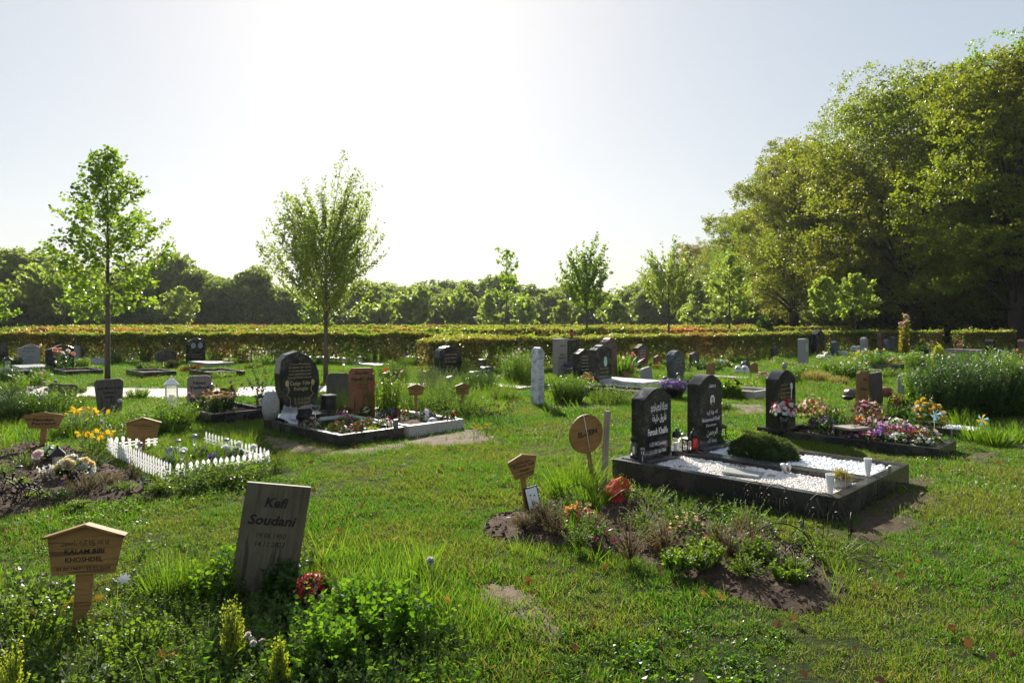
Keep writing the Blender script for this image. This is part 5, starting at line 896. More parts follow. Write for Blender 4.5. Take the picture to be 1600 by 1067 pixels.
# ------------------------------------------------------------------ MIDDLE ROWS
# (px, py of the base, height in px, width m, thickness m, profile, material, label, lettering, name)
def rows(L_,grp=None):
    for e in L_:
        px,py,hp,w_,t_,k,m_,l=e[:8]; ln=e[8] if len(e)>8 else None; o=e[9] if len(e)>9 else {}
        x,y=G(px,py); slabstone(o.get('name','headstone'),l,o.get('cat','headstone'),x,y,w_,M_(hp,py),t_,k,m_,ln,o.get('lm',p_inkg),plinth=o.get('pl'),rz=o.get('rz',45),extra=o.get('ex'),tilt=o.get('tilt'))
def ovals(r,w,h,t): oval(r,-.2*w,.72*h,.09,.11,-t/2,'portrait',g_grey); oval(r,.2*w,.72*h,.09,.11,-t/2,'portrait',g_grey)
def ovalg(r,w,h,t): oval(r,.08*w,.60*h,.07,.13,-t/2,'medallion',plain('green_enamel',(.35,.50,.42),.3))
SB=lambda n,s: scribble(n,s,.62,.72,.05,.11)
rows([
(840,632,90,.185,.19,'pill',g_white,'tall slim white marble pillar stone with a pointed cap, on the lawn in the middle',scribble(9,4,.6,.8,.025,.06),{'lm':p_inkg,'rz':42}),
(875,588,60,.42,.22,'flat',g_beige,'tall flat-topped beige stone in the middle row',[('Ayse',0,.80,.045,.6,.02),('Marziye',0,.56,.055,.5,.02),('Saadettin',0,.48,.055,.8,.02),('1944 - 2019',0,.38,.035,.5,0)],{'lm':p_ink}),
(893,584,56,.50,.25,'flat',g_black,'dark block stone directly behind the beige stone, a red candle on it'),
(910,590,46,.62,.2,'peak',g_black,'black peaked stone between the beige stone and the big arched one',SB(5,2),{'lm':p_inkw}),
(938,603,66,.62,.24,'ogee',g_black,'big black shouldered stone with a green oval medallion',scribble(5,5,.62,.42,.045,.09),{'lm':p_gold,'ex':ovalg,'pl':.12}),
(950,592,66,.56,.24,'ogee',g_brown,'brown shouldered stone rising behind the black one with the green medallion'),
(973,566,36,.66,.2,'wave',g_black,'black stone with a pale stripe behind the tulips',SB(3,8),{'lm':p_inkw}),
(1001,574,37,.62,.2,'peak',g_brown,'brown peaked stone right of the striped black one',SB(3,9),{'lm':p_inkw}),
(1028,574,20,.45,.1,'arch',w_red,'small brown wooden board near the middle hedge',None,{'name':'wooden_marker','cat':'wooden marker'}),
(1056,594,49,.62,.22,'petal',g_blue,'dark rounded leaf-shaped stone right of the tulips',SB(3,10),{'lm':p_gold}),
(1011,598,27,.46,.08,'corner',g_grey,'small tilted grey-green stone in front of the middle row',SB(3,11),{'tilt':(0,R(-8))}),
(983,592,14,.4,.06,'slope',w_red,'low tilted reddish board in front of the tulips',None,{'name':'wooden_marker','cat':'wooden marker','tilt':(R(-30),R(8))}),
(1085,572,24,.5,.14,'arch',g_dark,'small dark stone in the shade of the middle hedge'),
(700,590,50,.86,.25,'petal',g_black,'black rounded stone in front of the left end of the middle hedge',SB(3,12),{'lm':p_gold}),
(760,603,30,.34,.16,'corner',g_blue,'right half of the dark blue double stone among the weeds'),
(742,603,23,.34,.16,'corner',g_blue,'left half of the dark blue double stone among the weeds'),
(754,600,38,.16,.16,'flat',g_dark,'dark centre pillar between the two halves of the blue double stone'),
(704,608,22,.20,.14,'peak',g_grey,'small grey post stone among the weeds left of the blue double stone'),
(638,557,29,.62,.2,'peak',g_beige,'beige peaked stone near the right end of the long hedge',SB(3,13)),
(650,548,24,.5,.16,'arch',g_brown,'brown stone directly behind the beige peaked one'),
(472,556,32,.62,.2,'corner',g_black,'black stone left of the feathery tree trunk',SB(4,14),{'lm':p_gold}),
(502,548,27,.7,.2,'wave',g_grey,'bluish grey stone directly left of the feathery tree trunk',SB(3,15)),
(533,553,30,.72,.2,'arch',g_black,'black stone right of the feathery tree trunk',SB(3,16),{'lm':p_inkw}),
(45,570,34,.70,.12,'wave',g_grey,'light grey stone with a wavy top in the far left row',[('Azime',0,.78,.07,.5,.01),('Toprak',0,.64,.06,.6,.01),('1939',0,.38,.04,.3,0),('2016',0,.26,.04,.3,0)],{'lm':p_ink}),
(93,577,40,.82,.2,'wave',g_black,'wide black stone with a wavy top right of the light grey one',SB(3,17),{'lm':p_inkw}),
(206,562,18,.68,.06,'flat',g_blue,'light blue-grey slanted plaque in the far left row',SB(2,18),{'tilt':(R(-18),0),'cat':'memorial plaque'}),
(241,560,16,.62,.06,'flat',g_blue,'second slanted blue-grey plaque behind the low black stone',None,{'tilt':(R(-18),0),'cat':'memorial plaque'}),
(154,570,12,.5,.06,'flat',g_grey,'small slanted book-like plaque left of the maple trunk',None,{'tilt':(R(-35),0),'cat':'memorial plaque'}),
(259,568,23,.72,.2,'peak',g_dark,'low dark stone with cut corners in front of the second plaque',SB(2,19),{'lm':p_gold}),
(285,562,34,.66,.2,'arch',g_dark,'dark arched stone directly left of the one with two portraits',SB(4,20),{'lm':p_inkg}),
(306,568,40,.66,.2,'shoulder',g_black,'black arched stone with two oval portraits in the far left row',scribble(3,21,.6,.35,.045,.1),{'lm':p_gold,'ex':ovals}),
(0,566,32,.5,.2,'flat',g_black,'dark stone cut by the left edge of the picture'),
(1231,556,24,.28,.14,'round',g_beige,'small slim beige post stone in the right rows'),
(1255,570,42,.40,.26,'corner',g_grey,'light grey stone with a green oval ornament in the right rows',None,{'ex':lambda r,w,h,t: oval(r,.0,.66*h,.1,.17,-t/2,'medallion',bpy.data.materials['green_enamel'])}),
(1278,556,40,.95,.26,'peak',g_black,'large black house-shaped stone in front of the right end of the middle hedge'),
(1252,548,25,.5,.2,'wave',g_dark,'dark stone behind the light grey one in the right rows'),
(1264,549,22,.4,.2,'arch',g_blue,'small bluish stone between the light grey and the house-shaped one'),
(1304,558,25,.4,.22,'arch',g_blue,'dark blue stone right of the house-shaped one'),
(1350,556,29,.46,.22,'round',g_grey,'white-grey rounded stone in front of the right hedge',SB(3,22)),
(1342,548,18,.4,.2,'arch',g_dark,'dark stone just behind the white-grey rounded one'),
(1376,550,30,.5,.2,'corner',g_brown,'first dark brown stone of the trio before the right hedge'),
(1386,552,22,.4,.2,'round',g_blue,'blue rounded stone in the middle of the trio before the right hedge'),
(1396,550,25,.5,.22,'arch',g_dark,'dark arched stone at the right of the trio'),
(1424,545,25,.5,.2,'arch',g_black,'left one of two black stones touching each other near the hedge gap'),
(1433,545,24,.5,.2,'wave',g_black,'right one of two black stones touching each other near the hedge gap'),
(1452,541,19,.42,.22,'round',g_white,'white rounded stone near the end of the right hedge'),
(1461,543,26,.5,.2,'peak',g_brown,'reddish brown pointed stone right of the white rounded one'),
(1547,562,33,.50,.30,'shoulder',g_black,'black stone with a shiny blue side above the thicket at the right'),
(1597,566,36,.45,.25,'arch',g_brown,'brownish stone at the right edge of the picture'),
(1374,560,12,.5,.2,'flat',g_blue,'low dark block in front of the brown stone of the trio'),
(1318,558,9,.28,.28,'flat',g_white,'small white cube-like stone in the right rows'),
(1110,588,22,.3,.04,'corner',w_tan,'small tan wooden marker on a pale border left of the white dome',None,{'name':'wooden_marker','cat':'wooden marker','rz':25}),
(1178,584,20,.3,.04,'peak',w_tan,'small tan wooden marker right of the white dome ornament',None,{'name':'wooden_marker','cat':'wooden marker','rz':25}),
(1165,580,18,.5,.12,'round',g_dark,'low dark rounded stone behind the white dome ornament'),
(397,565,10,.4,.05,'peak',w_tan,'small tan wooden marker beside the far white picket fence',None,{'name':'wooden_marker','cat':'wooden marker','rz':25}),
])
x,y=G(893,584); lantern('bright red grave candle on top of the dark block stone',x,y,1.1,p_red,M_(56,584)-.01,p_black)
x,y=G(876,588); pot('small dark planter box of purple flowers in front of the beige stone',x+.2,y-.5,.16,.16,g_grey,.12,(FL5,pt['purple'],40,.03),hh=.2)
def slabflat(label,x,y,w,l,h,mat,rz=45,name='ledger_slab',cat='grave slab'): t=thing(name,label,cat,x,y,R(rz)); q=NM(); q.box((0,0,h/2-.02),(w,l,h+.04)); q.build('slab',mat,t,bev=.006); return t
for px,py,w_,l,h,m_,lb in ((972,604,.9,1.9,.20,g_white,'white marble slab on the grave of the green medallion stone'),(50,576,.9,1.9,.12,g_grey,'pale grey slab in front of the wavy light grey stone'),(330,572,.95,1.9,.16,g_beige,'pale slab in front of the stone with two portraits'),(512,563,.9,1.8,.14,g_white,'white slab beside the feathery tree trunk'),(660,562,.8,1.6,.14,g_beige,'pale slab in front of the beige peaked stone'),(790,606,.5,1.5,.06,g_beige,'thin pale kerb slab lying in the grass left of the white pillar'),(1349,580,.6,.9,.10,g_beige,'flat pale slab lying behind the tall tan board'),(1505,553,.8,1.6,.25,g_beige,'pale slab above the thicket at the right'),(9,590,1.0,2.0,.24,g_black,'low black polished slab grave at the left edge'),(1128,592,.5,1.5,.10,g_beige,'pale path-like slab left of the round ivy bush'),(585,572,.9,1.6,.12,g_beige,'pale slab right of the feathery tree with two small lamps on it')): slabflat(lb,*G(px,py),w_,l,h,m_)
def kerbat(px,py,L,W,h,m_,lb,fill=m_soil): return grave(px,py,L,W,h,[m_],lb,.08,fill)
kerbat(103,580,1.6,1.0,.16,g_kerb,'grey kerb border in front of the wide black wavy stone'); kerbat(225,582,1.7,.9,.16,g_kerb,'kerb border filled with pale green plants in the far left row'); kerbat(330,582,1.7,1.0,.18,g_black,'black kerb border in front of the two-portrait stone')
kerbat(1180,612,1.9,.95,.15,g_pale,'pale kerb border with a small conifer left of the brownish headstone'); kerbat(1398,571,1.3,1.0,.2,g_dark,'dark kerb border of the small flower bowl grave at the right'); kerbat(1000,612,1.6,.8,.22,g_black,'black kerb border below the white marble slab')
x,y=G(12,592); boxlantern('small black lantern on the low black slab at the left edge',x,y,.20,.42,.24)
t=thing('picket_fence','far white picket fence beside the long hedge','fence',*G(387,566)); picketrow(t,0,0,2.3,.35,.5,.14,.09); [o.location.__setitem__(2,0) for o in t.children]
for px,py,r,l in ((1159,584,.28,'white cut-out plastic dome ornament behind the pale kerb'),(1338,550,.36,'white plastic dome ornament left of the white-grey rounded stone')):
    x,y=G(px,py); t=thing('dome_ornament',l,'ornament',x,y,.3); q=NM()
    for s in (-1,1):
        for i in range(9): a=PI*i/9; q.tube([(s*r*.42+r*.5*math.cos(b_)*math.cos(a),r*.5*math.cos(b_)*math.sin(a),r*.95*math.sin(b_)) for b_ in np.linspace(0,PI,11)],.018,4)
    q.build('ribs',p_white,t)
x,y=G(1052,622); t=thing('flower_bowl','black bowl overflowing with purple petunias left of the portrait stone','flower bowl',x,y,0); NM().lathe([(.001,0),(.16,0),(.27,.20),(.28,.26),(.25,.26),(.001,.2)],n=20).build('bowl',g_black,t); q=NM(); P,D=bushpts(300,.62,.14,1,.4); P[:,2]+=.25; q.scat(LEAFB,P,frames(D),.05); q.build('leaves',m_dark,t); bloom(t,(FL5,[pt['purple'],pt['purple'],pt['lilac']],170,.034),.31,.15,.26)
solar('black-topped solar light left behind the purple petunias',*G(1039,612),.36,.05,None,None,p_black); solar('black-topped tilted solar light right behind the purple petunias',*G(1062,604),.36,.05,None,None,p_black,(0,R(-6))); solar('white solar light left of the leafy bush beside the white pillar',*G(859,622),.28,.05)
solar('small house-shaped lamp on the left of the pale slab by the feathery tree',*G(537,584),.50,.07,None,None,g_beige); solar('small house-shaped lamp on the right of the pale slab by the feathery tree',*G(562,580),.50,.07,None,None,g_beige)
x,y=G(916,606); pot('dark pot of orange-pink leaves left of the big black shouldered stone',x,y-.4,.13,.18,g_dark,None,(FL8,[pt['salmon'],pt['orange']],40,.04),hh=.25)
x,y=G(487,560); pot('bowl of pale orange flowers left of the feathery tree trunk',x,y,.25,.25,g_grey,None,(FL8,[pt['salmon'],pt['cream']],60,.06),hh=.3); x,y=G(521,556); pot('bowl of pale pink flowers right of the feathery tree trunk',x,y,.2,.25,g_grey,None,(FL8,[pt['rose'],pt['cream']],50,.05),hh=.3)
def PT(nm,l,px,py,wpx,hpx,kd,mt,n,ls,f=None,cat='plant',st=30,g=None,lw=.5): plant(nm,l,cat,*G(px,py),M_(wpx,py),M_(hpx,py),kd,mt,n,ls,f,g,stems=st,lw=lw)
PT('tulips','clump of orange, white and pink tulips in the middle row',972,590,56,40,'tuft',m_clover,170,.035,(TULIP,[pt['orange'],pt['white'],pt['pink'],pt['yellow'],pt['salmon']],30,.055),'flower',0)
PT('leafy_bush','bushy green plant right of the white pillar',888,630,66,44,'stalk',m_long,3600,.075,(FL5,pt['white'],16,.014),'shrub',150)
PT('leafy_bush','low yellow-green plants in front of the white slab',955,632,90,26,'stalk',m_cover,2400,.05,None,'shrub',120)
PT('leafy_bush','low yellow-green plants left of the Khalife stone',1000,640,50,20,'stalk',m_cover,1300,.05,None,'shrub',80)
PT('tall_weeds','tall weeds with pale plumes left of the white pillar',810,600,70,52,'stalk',m_long,3000,.08,(FL5,pt['rose'],24,.03),'plant',110)
PT('tall_weeds','dark weeds around the blue double stone',750,612,70,28,'stalk',m_dark,2200,.07,None,'plant',100)
PT('leafy_bush','round ivy bush right of the oval portrait stone',1140,622,52,26,'bush',m_cover,1600,.06,None,'shrub',6)
PT('leafy_bush','green mound of plants on the pale slab grave right of the feathery tree',588,566,74,30,'stalk',m_long,2600,.09,None,'shrub',120)
PT('leafy_bush','low green hedge-like plants left of the feathery tree trunk',462,578,60,20,'stalk',m_long,2000,.09,None,'shrub',110)
PT('grass_clump','brownish ornamental grass at the right end of the green mound',618,566,22,24,'tuft',m_dry,300,.02,None,'grass',0)
PT('leafy_bush','pale green cushion plants inside the kerb of the far left row',240,578,46,12,'stalk',m_cover,1100,.08,None,'shrub',80)
PT('leafy_bush','light green big-leaved plant behind the second slanted plaque',229,566,16,20,'stalk',m_clover,300,.2,None,'plant',20)
PT('rose_plant','salmon pink roses on thin stems in front of the wide black wavy stone',98,580,26,34,'stalk',m_dark,220,.09,(ROSE,[pt['salmon'],pt['white']],9,.09),'flower',16,None,1)
PT('red_flowers','row of small red flowers before the dark arched stone, far left row',300,582,36,10,'bush',m_dark,300,.08,(FL5,pt['red'],30,.05),'flower',0)
PT('leafy_bush','tall dark shrub at the left end of the black hedge-side stones',66,582,34,10,'stalk',m_dark,700,.08,None,'shrub',50)
PT('pink_flowers','pink flowers on the pale kerb border',1193,592,24,14,'bush',m_cover,300,.05,(FL5,[pt['pink'],pt['magenta']],40,.04),'flower',0)
PT('small_conifer','small cube-shaped conifer on the pale kerb border',1150,608,12,16,'bush',m_thyme,1200,.035,None,'shrub',0)
PT('low_plants','low green plants filling the pale kerb border',1165,606,60,9,'bush',m_cover,900,.05,(FL5,pt['cream'],12,.03),'plant',0)
PT('leafy_bush','large leafy green plants in the right rows',1318,592,80,32,'stalk',m_long,3200,.12,(FL5,[pt['white'],pt['pink']],14,.04),'shrub',140)
PT('leafy_bush','green leafy plants with white and yellow flowers left of the dark kerb bowl grave',1362,578,50,30,'stalk',m_clover,1800,.12,(FL5,[pt['white'],pt['yellow']],14,.05),'shrub',80)
PT('leafy_bush','green leafy plants right of the dark kerb bowl grave',1432,578,44,28,'stalk',m_long,1600,.12,(FL5,[pt['white']],14,.05),'shrub',80)
PT('grave_flowers','red and white flowers inside the dark kerb bowl grave',1395,570,36,10,'bush',m_dark,300,.07,(FL5,[pt['red'],pt['white'],pt['red']],60,.05),'flower',0)
PT('grave_flowers','mixed bright flowers behind the black shouldered row in the middle',1125,572,46,12,'bush',m_cover,500,.07,(FL5,[pt['white'],pt['red'],pt['magenta'],pt['blue']],36,.05),'flower',0)
PT('pink_flowers','pink flowers near the middle hedge left of the mixed bright ones',1070,580,20,16,'bush',m_cover,300,.06,(FL5,[pt['pink'],pt['white']],24,.05),'flower',0)
PT('dry_grass','pale dry grass clump in the right rows',1275,596,70,20,'tuft',m_dry,900,.012,None,'grass',0)
PT('dry_grass','pale dry grass clump right of the first one',1310,600,44,16,'tuft',m_dry,500,.012,None,'grass',0)
PT('leafy_bush','dark green clump left of the dry grass in the right rows',1238,596,40,24,'stalk',m_clover,1300,.09,None,'shrub',70)
PT('rose_tree','small pale rose bush standing above the right hedge',1412,556,18,60,'stalk',m_copper,360,.2,(ROSE,[pt['rose'],pt['red']],6,.1),'shrub',14,None,1)
PT('leafy_bush','shrubs along the foot of the middle hedge',1110,578,60,16,'stalk',m_dark,1600,.1,None,'shrub',80)
PT('golden_shrub','yellow-green dwarf shrub near the white rounded stone',1466,562,18,22,'bush',m_yel,500,.09,None,'shrub',0)
PT('dark_shrub','dark dwarf shrub left of the yellow-green one',1440,560,22,20,'bush',m_dark,600,.09,None,'shrub',0)
PT('white_flowers','white carnations on tall stems in the right rows',1284,588,22,38,'stalk',m_long,200,.08,(ROSE,pt['white'],6,.08),'flower',14)
# stones showing above the far hedges
FS=[(110,519,g_grey,'wave'),(72,519,g_dark,'arch'),(160,518,g_brown,'arch'),(295,519,g_blue,'peak'),(370,518,g_dark,'arch'),(598,516,g_dark,'wave'),(634,519,g_black,'arch'),(691,512,g_blue,'round'),(700,522,g_black,'arch'),(753,511,g_white,'pill'),(782,513,g_white,'pill'),(790,520,g_black,'arch'),(768,524,g_black,'wave'),(812,521,g_dark,'arch'),(832,521,g_black,'wave'),(860,512,g_black,'round'),(866,510,g_blue,'round'),(886,515,g_grey,'arch'),(897,511,g_black,'peak'),(912,521,g_grey,'slope'),(958,521,g_blue,'arch'),(970,515,g_dark,'arch'),(1000,515,g_dark,'wave'),(1019,511,g_white,'pill'),(1100,519,g_blue,'arch'),(1150,520,g_dark,'arch'),(500,511,g_white,'pill'),(648,511,g_white,'pill'),(845,520,g_brown,'arch'),(930,514,g_black,'arch')]
hues={'pill':'slim post-like','arch':'arched','wave':'wavy-topped','peak':'pointed','round':'round-topped','slope':'slanted'}
mn={g_grey.name:'grey',g_dark.name:'dark grey',g_brown.name:'brown',g_blue.name:'bluish',g_black.name:'black',g_white.name:'white'}
for i,(px,py,m_,k) in enumerate(FS):
    d=(38.5,43,45,55,50)[i%5] if py>513 else 66; d=max(d,39); zt=EYE-(py-HZ)/F*d; sl_=slabstone('headstone','%s %s stone whose top shows above the far hedges'%(hues[k],mn[m_.name]),'headstone',(px-800)/F*d,d,.75 if k!='pill' else .35,zt,.25,k,m_,z=0,group='stones showing above the far hedges')
# shrubs between the far hedges and the wood
plant('round_shrub','dark pointed conifer in front of the reddish hedge at right','shrub',(1195-800)/F*50,50,1.2,1.9,'bush',m_dark,900,.2,stems=0)

for i,(px,py,w_,h_,k,mt) in enumerate([(868,845,.26,.14,'heather',m_heath),(925,855,.24,.14,'heather',m_cover),(1008,845,.34,.15,'heather',m_cover),(1035,875,.26,.14,'heather',m_heath),(1120,860,.26,.14,'heather',m_cover),(1165,915,.24,.10,'heather',m_cover),(1175,868,.40,.18,'heather',m_heath),(1060,835,.30,.13,'heather',m_cover),(890,815,.26,.15,'heather',m_cover),(820,838,.24,.10,'heather',m_heath),(1245,912,.24,.10,'heather',m_cover)]):
    plant('heather_bush','small dry heather or green sprig among the plants of the planted bed','shrub',*G(px,py),w_*1.3,h_*1.45,k,mt,1500,.011,None,'small sprigs of the planted bed',gz(*G(px,py))+.04,stems=60)
for i,(px,py,wpx,hpx,mt) in enumerate([(790,625,60,16,m_cover),(850,612,40,22,m_long),(700,628,70,34,m_long),(640,640,60,34,m_cover),(820,585,60,34,m_long),(720,588,50,22,m_long),(915,615,46,18,m_long),(1010,618,60,16,m_cover),(1090,600,50,16,m_long),(1120,640,50,12,m_cover),(560,598,60,24,m_long),(610,592,60,24,m_cover),(1210,600,50,18,m_long),(1260,582,50,16,m_cover),(1420,600,50,14,m_long),(1390,655,60,24,m_long),(20,612,50,18,m_long),(120,612,44,14,m_cover),(350,592,40,8,m_long),(1290,575,50,22,m_long),(1380,588,60,14,m_cover),(1500,575,60,24,m_long)]):
    PT('leafy_weeds','leafy weeds growing wild between the graves of the middle rows',px,py,wpx,hpx,'stalk',mt,1500,.075 if py<600 else .055,None,'plant',80,'leafy weeds between the middle graves')
for i,(px,py,c_) in enumerate([(1060,560,'pink'),(1110,562,'white'),(1030,578,'red'),(1215,568,'white'),(1240,575,'pink'),(1355,560,'red'),(1410,566,'white'),(1330,566,'yellow'),(610,575,'white'),(450,570,'white'),(70,590,'white'),(990,585,'pink'),(930,612,'purple'),(1480,560,'lilac'),(1430,560,'rose')]):
    PT('small_flowers',c_+' flowers dotted among the greenery of the far graves',px,py,22,10,'bush',m_cover,160,.07,(FL5,pt[c_],16,.045),'flower',0,'dots of flowers among the far graves')

for i,(px,py,wpx,hpx,kd,mt) in enumerate([(20,572,30,14,'stalk',m_dark),(128,574,26,14,'stalk',m_long),(180,568,30,22,'stalk',m_cover),(222,578,20,10,'stalk',m_dark),(270,576,24,12,'heather',m_heath),(340,566,30,14,'stalk',m_long),(360,572,26,12,'stalk',m_cover),(375,566,24,22,'stalk',m_long),(410,572,40,16,'stalk',m_long),(440,566,30,18,'stalk',m_cover),(490,570,30,12,'stalk',m_long),(550,562,40,16,'stalk',m_long),(605,560,40,22,'stalk',m_long),(650,572,40,14,'stalk',m_cover),(675,566,26,20,'stalk',m_long),(150,580,20,8,'stalk',m_long),(60,592,30,14,'stalk',m_dark),(10,600,40,26,'stalk',m_dark),(50,606,50,26,'stalk',m_long),(395,578,30,10,'stalk',m_cover)]):
    PT('border_plants','leafy plants between the stones of the far left row',px,py,wpx,hpx,kd,mt,700,.10,(FL5,[pt['white'],pt['pink']],5,.04) if i%3==0 else None,'plant',45,'leafy plants of the far left row')
rows([
(122,566,26,.55,.18,'arch',g_grey,'small grey arched stone right behind the wide black wavy stone',SB(2,31)),
(432,556,16,.5,.18,'arch',g_grey,'low grey stone right of the far white picket fence'),
(575,548,16,.55,.18,'wave',g_grey,'pair of low rounded stones by the long hedge, left one'),
(583,548,15,.45,.18,'round',g_grey,'pair of low rounded stones by the long hedge, right one'),
(905,566,30,.5,.2,'arch',g_dark,'dark arched stone tight against the middle hedge left of the brown shouldered one'),
(1210,560,20,.4,.16,'peak',g_dark,'dark pointed stone at the foot of the middle hedge, right of its centre'),
(1290,548,18,.4,.16,'arch',g_grey,'small grey stone in front of the left end of the right hedge'),
(1325,546,15,.3,.14,'round',w_red,'small brown wooden post-like marker left of the white dome ornament',None,{'name':'wooden_marker','cat':'wooden marker'}),
(1365,548,22,.3,.2,'peak',g_dark,'narrow dark pointed stone left of the trio'),
(1408,546,14,.4,.16,'arch',g_brown,'low brown stone right of the trio'),
(1500,552,16,.3,.2,'pill',w_red,'short reddish brown post stone above the thicket'),
(1576,556,10,.25,.2,'flat',g_dark,'tiny dark block stone by the path at the right edge'),
])
x,y=G(1565,560); rock('white lumpy ornament beside the path at the right edge',x,y,.22,g_white,None,1.1,'white_ornament','ornament')

for i,(px,py,w_,h_,kd,mt,ls,l) in enumerate([(335,935,.34,.26,'stalk',m_long,.055,'leafy tuft at the left foot of the Soudani plank'),(372,915,.26,.26,'stalk',m_clover,.07,'bright big-leaved tuft against the left edge of the Soudani plank'),(448,938,.26,.20,'stalk',m_dark,.06,'dark leaves in front of the Soudani plank'),(262,935,.30,.34,'tuft',m_long,.005,'tall loose grass tuft between the Khoshdel marker and the plank'),(300,925,.24,.30,'tuft',m_long,.005,'second tall grass tuft left of the plank'),(560,985,.40,.24,'stalk',m_clover,.06,'big-leaved weeds right of the red hydrangea'),(620,1010,.40,.24,'stalk',m_clover,.06,'big-leaved weeds below the tall dandelion clock'),(520,1040,.36,.24,'stalk',m_clover,.055,'big-leaved weeds at the bottom centre-left'),(40,1000,.40,.26,'stalk',m_cover,.04,'fine leafy weeds at the left edge of the foreground plot'),(200,1030,.40,.22,'stalk',m_cover,.035,'fine leafy weeds below the white daisy')]):
    plant('foreground_weeds',l,'plant',*G(px,py),w_,h_,kd,mt,420 if kd=='stalk' else 150,ls,None,stems=26,lw=1,lean=.4)
for i,(px,py,w_,h_,mt) in enumerate([(1100,895,.3,.14,m_cover),(1180,890,.34,.16,m_cover),(1230,920,.3,.10,m_cover),(860,825,.24,.14,m_dark),(1060,905,.24,.12,m_long)]):
    plant('bed_greenery','green leafy weeds among the plants of the planted bed','plant',*G(px,py),w_,h_,'stalk',mt,420,.035,None,'green weeds of the planted bed',gz(*G(px,py))+.04,stems=34,lw=1)
for i,(px,py,wpx,hpx) in enumerate([(40,640,60,22),(110,636,50,18),(215,622,40,14),(360,612,40,8),(20,625,50,20)]): PT('path_weeds','green weeds growing over the near edge of the pale path',px,py,wpx,hpx,'stalk',m_long,1000,.06,None,'plant',60,'weeds over the edge of the pale path')
# ------------------------------------------------------------------ grass and ground cover (stuff)
def gn_scatter(name,label,protos,P,rz,scl,tilt=.12):
    me=bpy.data.meshes.new(name+'_points'); n=len(P); me.vertices.add(n); me.vertices.foreach_set('co',P.ravel().astype(np.float32))
    a=me.attributes.new('rot','FLOAT_VECTOR','POINT'); rot=np.stack([rs.normal(size=n)*tilt,rs.normal(size=n)*tilt,rz],1); a.data.foreach_set('vector',rot.ravel().astype(np.float32))
    a=me.attributes.new('scl','FLOAT','POINT'); a.data.foreach_set('value',scl.astype(np.float32))
    o=bpy.data.objects.new(name,me); COL.objects.link(o); o['kind']='stuff'; o['label']=label; o['category']=name.replace('_',' ')
    ng=bpy.data.node_groups.new(name,'GeometryNodeTree'); ng.interface.new_socket('Geometry',in_out='INPUT',socket_type='NodeSocketGeometry'); ng.interface.new_socket('Geometry',in_out='OUTPUT',socket_type='NodeSocketGeometry')
    N=ng.nodes; gi=N.new('NodeGroupInput'); go=N.new('NodeGroupOutput'); iop=N.new('GeometryNodeInstanceOnPoints'); jn=N.new('GeometryNodeJoinGeometry')
    for m in protos:
        po=bpy.data.objects.new(m.name,m); oi=N.new('GeometryNodeObjectInfo'); oi.inputs['Object'].default_value=po; oi.inputs['As Instance'].default_value=True; ng.links.new(oi.outputs['Geometry'],jn.inputs[0])
    def attr(nm,ty):
        x=N.new('GeometryNodeInputNamedAttribute'); x.data_type=ty; x.inputs['Name'].default_value=nm; return x.outputs[0]
    ng.links.new(gi.outputs[0],iop.inputs['Points']); ng.links.new(jn.outputs[0],iop.inputs['Instance']); iop.inputs['Pick Instance'].default_value=True
    ng.links.new(attr('rot','FLOAT_VECTOR'),iop.inputs['Rotation']); ng.links.new(attr('scl','FLOAT'),iop.inputs['Scale']); ng.links.new(iop.outputs[0],go.inputs[0])
    md=o.modifiers.new('scatter','NODES'); md.node_group=ng; return o
def tuftmesh(name,mats,n,rad,h,wd,seed,lean=.5,dry=.06):
    r=np.random.RandomState(seed); a=r.rand(n)*6.283; u=np.sqrt(r.rand(n)); P=np.stack([u*np.cos(a)*rad,u*np.sin(a)*rad,np.full(n,-.004)],1)
    D=np.stack([r.normal(size=n)*lean,r.normal(size=n)*lean,np.ones(n)],1); L=h*(.45+.75*r.rand(n)); q=NM(); q.scat(BLADE,P,frames(D,r.rand(n)*6.28),np.stack([wd*(.7+.6*r.rand(n)),L*.6,L],1),(r.rand(n)<dry).astype(int)); return q.mesh(name,mats)
excl=[np.array(p) for p in soil_beds]; exb=[np.array(p) for p in bare]; exg=[np.array(c_) for c_ in grave_rects]+[np.array(path_pts),np.array(path2)]
def keepmask(x,y,wig=.05):
    k=np.ones(len(x),bool); wx=x+wig*fbm(x,y,5,9); wy=y+wig*fbm(x,y,5,8)
    for p in exg: k&=~inside(p,x,y)
    for p in excl: k&=~(inside(p,wx,wy)&(rs.rand(len(x))<.985))
    for p in exb:
        i=inside(p,wx,wy); d=np.zeros(len(x)); 
        if i.any(): d[i]=pdist(p,x[i],y[i]); k&=~(i&(rs.rand(len(x))<np.clip(.12+d*3.6,0,.86)))
    return k
def zone(y0,y1,dens,margin=1.12):
    A=.7407*margin*(y1*y1-y0*y0); n=int(A*dens); y=np.sqrt(rs.rand(n)*(y1*y1-y0*y0)+y0*y0); x=(rs.rand(n)*2-1)*.7407*margin*y; return x,y
T1=[tuftmesh('grass_tuft',[m_lawn,m_dry],16,.055,.045,.0042,i,.65,.10) for i in range(4)]
T2=[tuftmesh('grass_tuft',[m_lawn,m_dry],16,.10,.065,.0075,i+9,.6,.08) for i in range(4)]
xs,ys,ss=[],[],[]
